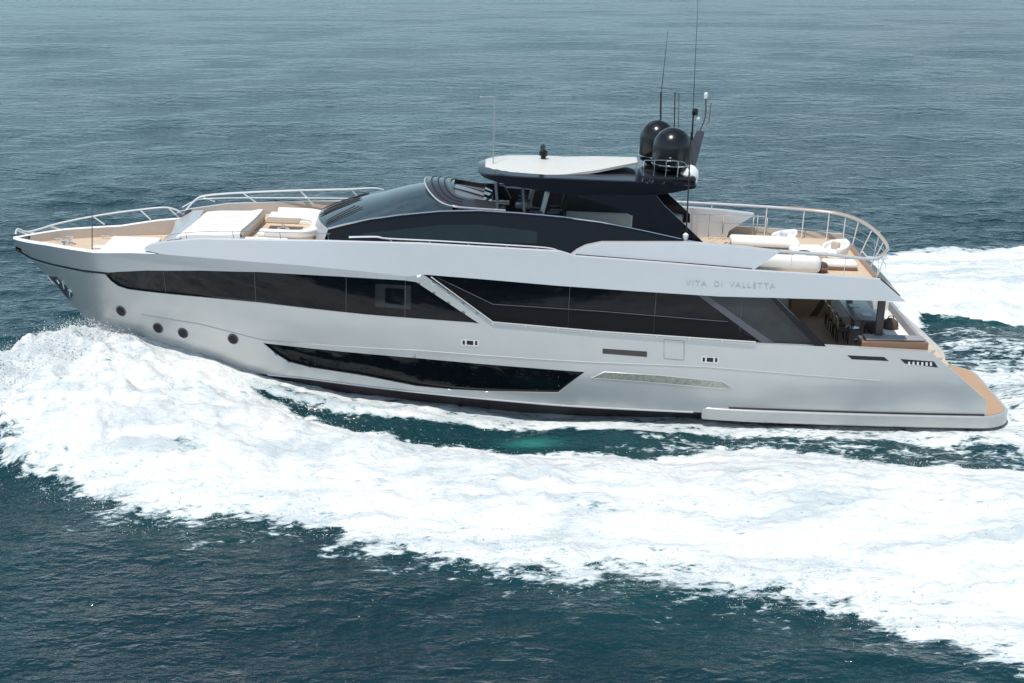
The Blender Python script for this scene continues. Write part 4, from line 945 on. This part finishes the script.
# U-shaped seat
t=thing('curved_sofa',-7.85,0.3,5.83,0,'white U-shaped sofa curving round the brown table in front of the windshield','sofa')
def U(ro,ri,z0,z1,x_open=-1.2):
    out=[];inn=[]
    for k in range(17):
        a=-math.pi/2+math.pi*k/16; out.append((0.15+ro[0]*math.cos(a),ro[1]*math.sin(a))); inn.append((0.15+ri[0]*math.cos(a),ri[1]*math.sin(a)))
    P=[(x_open,-ro[1])]+out+[(x_open,ro[1]),(x_open,ri[1])]+inn[::-1]+[(x_open,-ri[1])]
    return P
def ring_mesh(P,z0,z1):
    mb=MB(); n=len(P); a=[mb.bm.verts.new((x,y,z0)) for x,y in P]; b=[mb.bm.verts.new((x,y,z1)) for x,y in P]
    for i in range(n): mb.bm.faces.new([a[i],a[(i+1)%n],b[(i+1)%n],b[i]])
    h=n//2
    for i in range(h-1):
        mb.bm.faces.new([b[i],b[i+1],b[n-2-i],b[n-1-i]]); mb.bm.faces.new([a[i],a[n-1-i],a[n-2-i],a[i+1]])
    return mb
ring_mesh(U((0.95,1.85),(0.35,1.0),0,0),0,0.14).build('seat_base',M['white'],t,bevel=0.03)
ring_mesh(U((0.93,1.82),(0.37,1.02),0,0,-1.15),0.14,0.27).build('seat',M['cush'],t,bevel=0.04)
ring_mesh(U((1.05,1.95),(0.80,1.70),0,0,-0.9),0.16,0.42).build('backrest',M['cush'],t,bevel=0.05)
t=thing('coffee_table',-8.35,0.45,5.83,0,'oblong brown wooden table in front of the U-shaped sofa','table')
cushion('table_top',(1.2,0.75,0.06),M['tabwood'],t,(0,0,0.31),0.02)
mb=MB(); mb.lathe([(0.22,0),(0.22,0.03),(0.06,0.06),(0.06,0.29)],(0,0,0),14); mb.build('table_leg',M['chrome'],t)
t=thing('side_bench',-8.6,-2.25,5.83,0,'low white seat with grey end beside the port rail, forward of the windshield','seat')
cushion('seat',(1.5,0.7,0.24),M['cush'],t,(0,0,0.12),0.08); cushion('grey_end',(0.5,0.66,0.24),M['grey'],t,(-1.02,0,0.12),0.08)

# helm seats
def helm_seat(x,y,label,m,sc=1):
    t=thing('helm_seat',x,y,5.92,0,label,'seat',None)
    mb=MB(); mb.lathe([(0.20,0),(0.20,0.04),(0.07,0.08),(0.07,0.9)],(0,0,0),14); mb.build('pedestal',M['chrome'],t)
    cushion('seat',(0.62,0.62,0.16),m,t,(0,0,1.0),0.07)
    mb=MB(); mb.box((0.28,0,1.5),(0.15,0.60,0.95),0.07,3,ry=R(12)); mb.build('backrest',m,t,sharp=60)
    for k in (-1,1):
        mb=MB(); mb.box((0.0,0.33*k,1.25),(0.45,0.07,0.08),0.03,2); mb.build('armrest',M['dkgrey'],t)
    return t
helm_seat(0.15,0.9,'grey helm seat under the hardtop, foremost and farthest from the port side',M['grey'])
helm_seat(0.55,-1.0,'white curved helm seat beside the light wood console panel',M['white'])
helm_seat(1.25,-0.6,'black helm seat just behind the white one under the hardtop',M['rubber'])
# settee further aft under hardtop
t=thing('fly_settee',2.9,1.25,5.6,0,'white settee along the far side under the hardtop','settee')
cushion('settee_base',(2.4,0.8,0.4),M['white'],t,(0,0,0.2),0.04); cushion('seat',(2.4,0.8,0.16),M['cush'],t,(0,0,0.48)); cushion('backrest',(2.4,0.2,0.55),M['cush'],t,(0,0.35,0.75))

# fly deck furniture
def fly(px,py,z): return None
t=thing('long_sofa',8.8,0.75,5.60,R(-2),'long backless white sofa nearest the far rail of the aft fly deck','sofa')
cushion('sofa_base',(2.4,0.8,0.24),M['greycush'],t,(0,0,0.12),0.04); cushion('seat_cushion',(2.45,0.9,0.26),M['cush'],t,(0,0,0.38),0.1)
t=thing('armchair',9.45,0.95,5.98,R(20),'round white shell armchair with a grey pillow standing behind the long sofa','armchair')
def shell(t,pil):
    rows=[]
    for h_ in fr(0,1,6):
        row=[]
        for k in range(15):
            a=R(-130+260*k/14); rr=0.38+0.10*math.sin(h_*math.pi*0.6); row.append((rr*math.cos(a),rr*math.sin(a),0.08+h_*(0.58-0.22*abs(k-7)/7)))
        rows.append(row)
    mb=MB(); mb.grid(rows); mb.build('shell',M['cush'],t,solid=0.09,sharp=70)
    mb=MB(); mb.lathe([(0,0),(0.36,0),(0.42,0.1),(0.40,0.26),(0.3,0.32),(0,0.33)],(0,0,0),20); mb.build('seat_cushion',M['cush'],t)
    cushion('pillow',(0.12,0.36,0.28),pil,t,(-0.02,0,0.46),0.05,R(10))
shell(t,M['paper'])
t.location=(ROOT@Vector((9.6,1.45,5.62)))
t=thing('armchair',11.25,0.15,5.60,R(35),'round white shell armchair nearest the aft rail, with a beige pillow','armchair'); shell(t,M['piping'])
t=thing('day_bed',10.25,0.25,5.60,R(8),'low white day bed between the two round armchairs','day bed')
cushion('bed_base',(1.2,0.9,0.14),M['piping'],t,(0,0,0.07),0.03); cushion('mattress',(1.25,0.95,0.2),M['cush'],t,(0,0,0.24),0.08)
t=thing('curved_settee',9.05,-2.15,5.60,0,'rounded white settee seen from behind beside the port edge of the fly deck','settee')
cushion('backrest',(2.45,0.45,0.60),M['cush'],t,(0,-0.25,0.34),0.22); cushion('seat',(2.3,0.7,0.3),M['cush'],t,(0,0.2,0.17),0.1); cushion('plinth',(2.3,0.5,0.08),M['piping'],t,(0,-0.15,0.03),0.02)
cushion('pillow',(0.4,0.12,0.32),M['paper'],t,(0.55,0.12,0.50),0.05)
t=thing('low_lounger',11.1,-1.45,5.60,R(2),'flat white lounger near the port aft corner of the fly deck','lounger')
cushion('frame',(1.15,0.62,0.10),M['wood'],t,(0,0,0.07),0.02); cushion('mattress',(1.15,0.66,0.18),M['cush'],t,(0,0,0.20),0.07)
def stool(x,y,label,sc=1):
    t=thing('pouf',x,y,5.60,0,label,'pouf'); mb=MB()
    mb.lathe([(0,0),(0.20*sc,0),(0.25*sc,0.08),(0.25*sc,0.26),(0.19*sc,0.34),(0,0.35)],(0,0,0),18); mb.build('seat',M['brown'],t)
    mb=MB(); mb.lathe([(0.252*sc,0.12),(0.265*sc,0.14),(0.265*sc,0.18),(0.252*sc,0.20)],(0,0,0),18); mb.build('strap',M['wood'],t)
stool(10.05,0.0-0.4,'small brown pouf at the aft end of the long sofa'); stool(10.35,-2.1,'small brown pouf between the curved settee and the flat lounger',0.9)
t=thing('low_table',7.1,-2.2,5.60,0,'small dark table next to the black arch at the front of the aft fly deck','table')
cushion('table_top',(0.7,0.5,0.06),M['brown'],t,(0,0,0.38),0.02)
for (u,v) in ((-0.28,-0.18),(0.28,-0.18),(-0.28,0.18),(0.28,0.18)):
    mb=MB(); mb.tube([(u,v,0),(u,v,0.36)],0.02,6); mb.build('leg',M['rubber'],t)
t=thing('side_lounger',7.9,-1.1,5.60,R(-12),'short white lounger in front of the long sofa, by the small dark table','lounger')
cushion('frame',(1.0,0.6,0.16),M['white'],t,(0,0,0.08),0.03); cushion('mattress',(1.05,0.62,0.16),M['cush'],t,(0,0,0.24),0.07)

# cockpit dining table with chairs
t=thing('dining_table',12.45,0.85,2.62,0,'long dark dining table on the shaded cockpit deck under the fly deck overhang','table')
cushion('table_top',(1.0,3.1,0.07),M['dkgrey'],t,(0,0,0.93),0.03)
for y in (-0.9,0.9):
    mb=MB(); mb.lathe([(0.28,0),(0.28,0.04),(0.08,0.08),(0.08,0.9)],(0,y,0),16); mb.build('leg',M['chrome'],t)
for (u,v,l) in ((0.12,-0.75,'pale placemat on the dark dining table, nearest its port end'),(-0.12,0.45,'pale placemat on the dark dining table, farther from its port end')):
    mb=MB(); mb.box((0,0,0),(0.34,0.42,0.012),0.004,1); o=mb.build('placemat',M['paper']); on_board(o,12.45+u,0.85+v,2.62+0.972); tag(o,l,'placemat','placemats on the dining table')
def chair():
    t=thing('dining_chair',0,0,0,0,'x','chair','dining chairs along the cockpit table')
    mb=MB(); mb.box((0,0,0.46),(0.46,0.46,0.08),0.03,2); mb.build('seat',M['brown'],t)
    mb=MB(); mb.box((-0.22,0,0.74),(0.06,0.46,0.42),0.025,2,ry=R(-8)); mb.build('backrest',M['tabwood'],t)
    for (u,v) in ((-0.19,-0.19),(0.19,-0.19),(-0.19,0.19),(0.19,0.19)):
        mb=MB(); mb.tube([(u,v,0),(u*0.95,v*0.95,0.43)],0.02,6); mb.build('leg',M['rubber'],t)
    return t
c0=chair(); lab=['brown dining chair at the port end of the table, forward side','brown dining chair second from the port end of the cockpit table','brown dining chair third from the port end of the cockpit table','brown dining chair farthest from the port side, forward of the table']
for i in range(4):
    if i==0: c=c0
    else:
        c=c0.copy(); COL.objects.link(c)
        for ch in list(c0.children):
            d=ch.copy(); COL.objects.link(d); d.parent=c; d.matrix_parent_inverse=ch.matrix_parent_inverse
    on_board(c,11.68,-0.25+0.72*i,2.62,R(random.uniform(-6,6))); c['label']=lab[i]; c['group']='dining chairs along the cockpit table'
t=thing('bag',13.35,-0.3,3.22,0,'small brown rounded bag lying on the pale settee at the aft end of the cockpit','bag')
mb=MB(); mb.lathe([(0,0),(0.26,0),(0.30,0.1),(0.26,0.26),(0.12,0.36),(0,0.38)],(0,0,0),16); mb.build('bag_body',M['brown'],t)
mb=MB(); mb.tube(smooth_pts([(-0.1,0,0.33),(-0.08,0,0.44),(0.08,0,0.44),(0.1,0,0.33)],3),0.018,6); mb.build('handle',M['rubber'],t)
for o in list(bpy.data.objects):
    if o.name.startswith('tmp_text'): bpy.data.objects.remove(o)
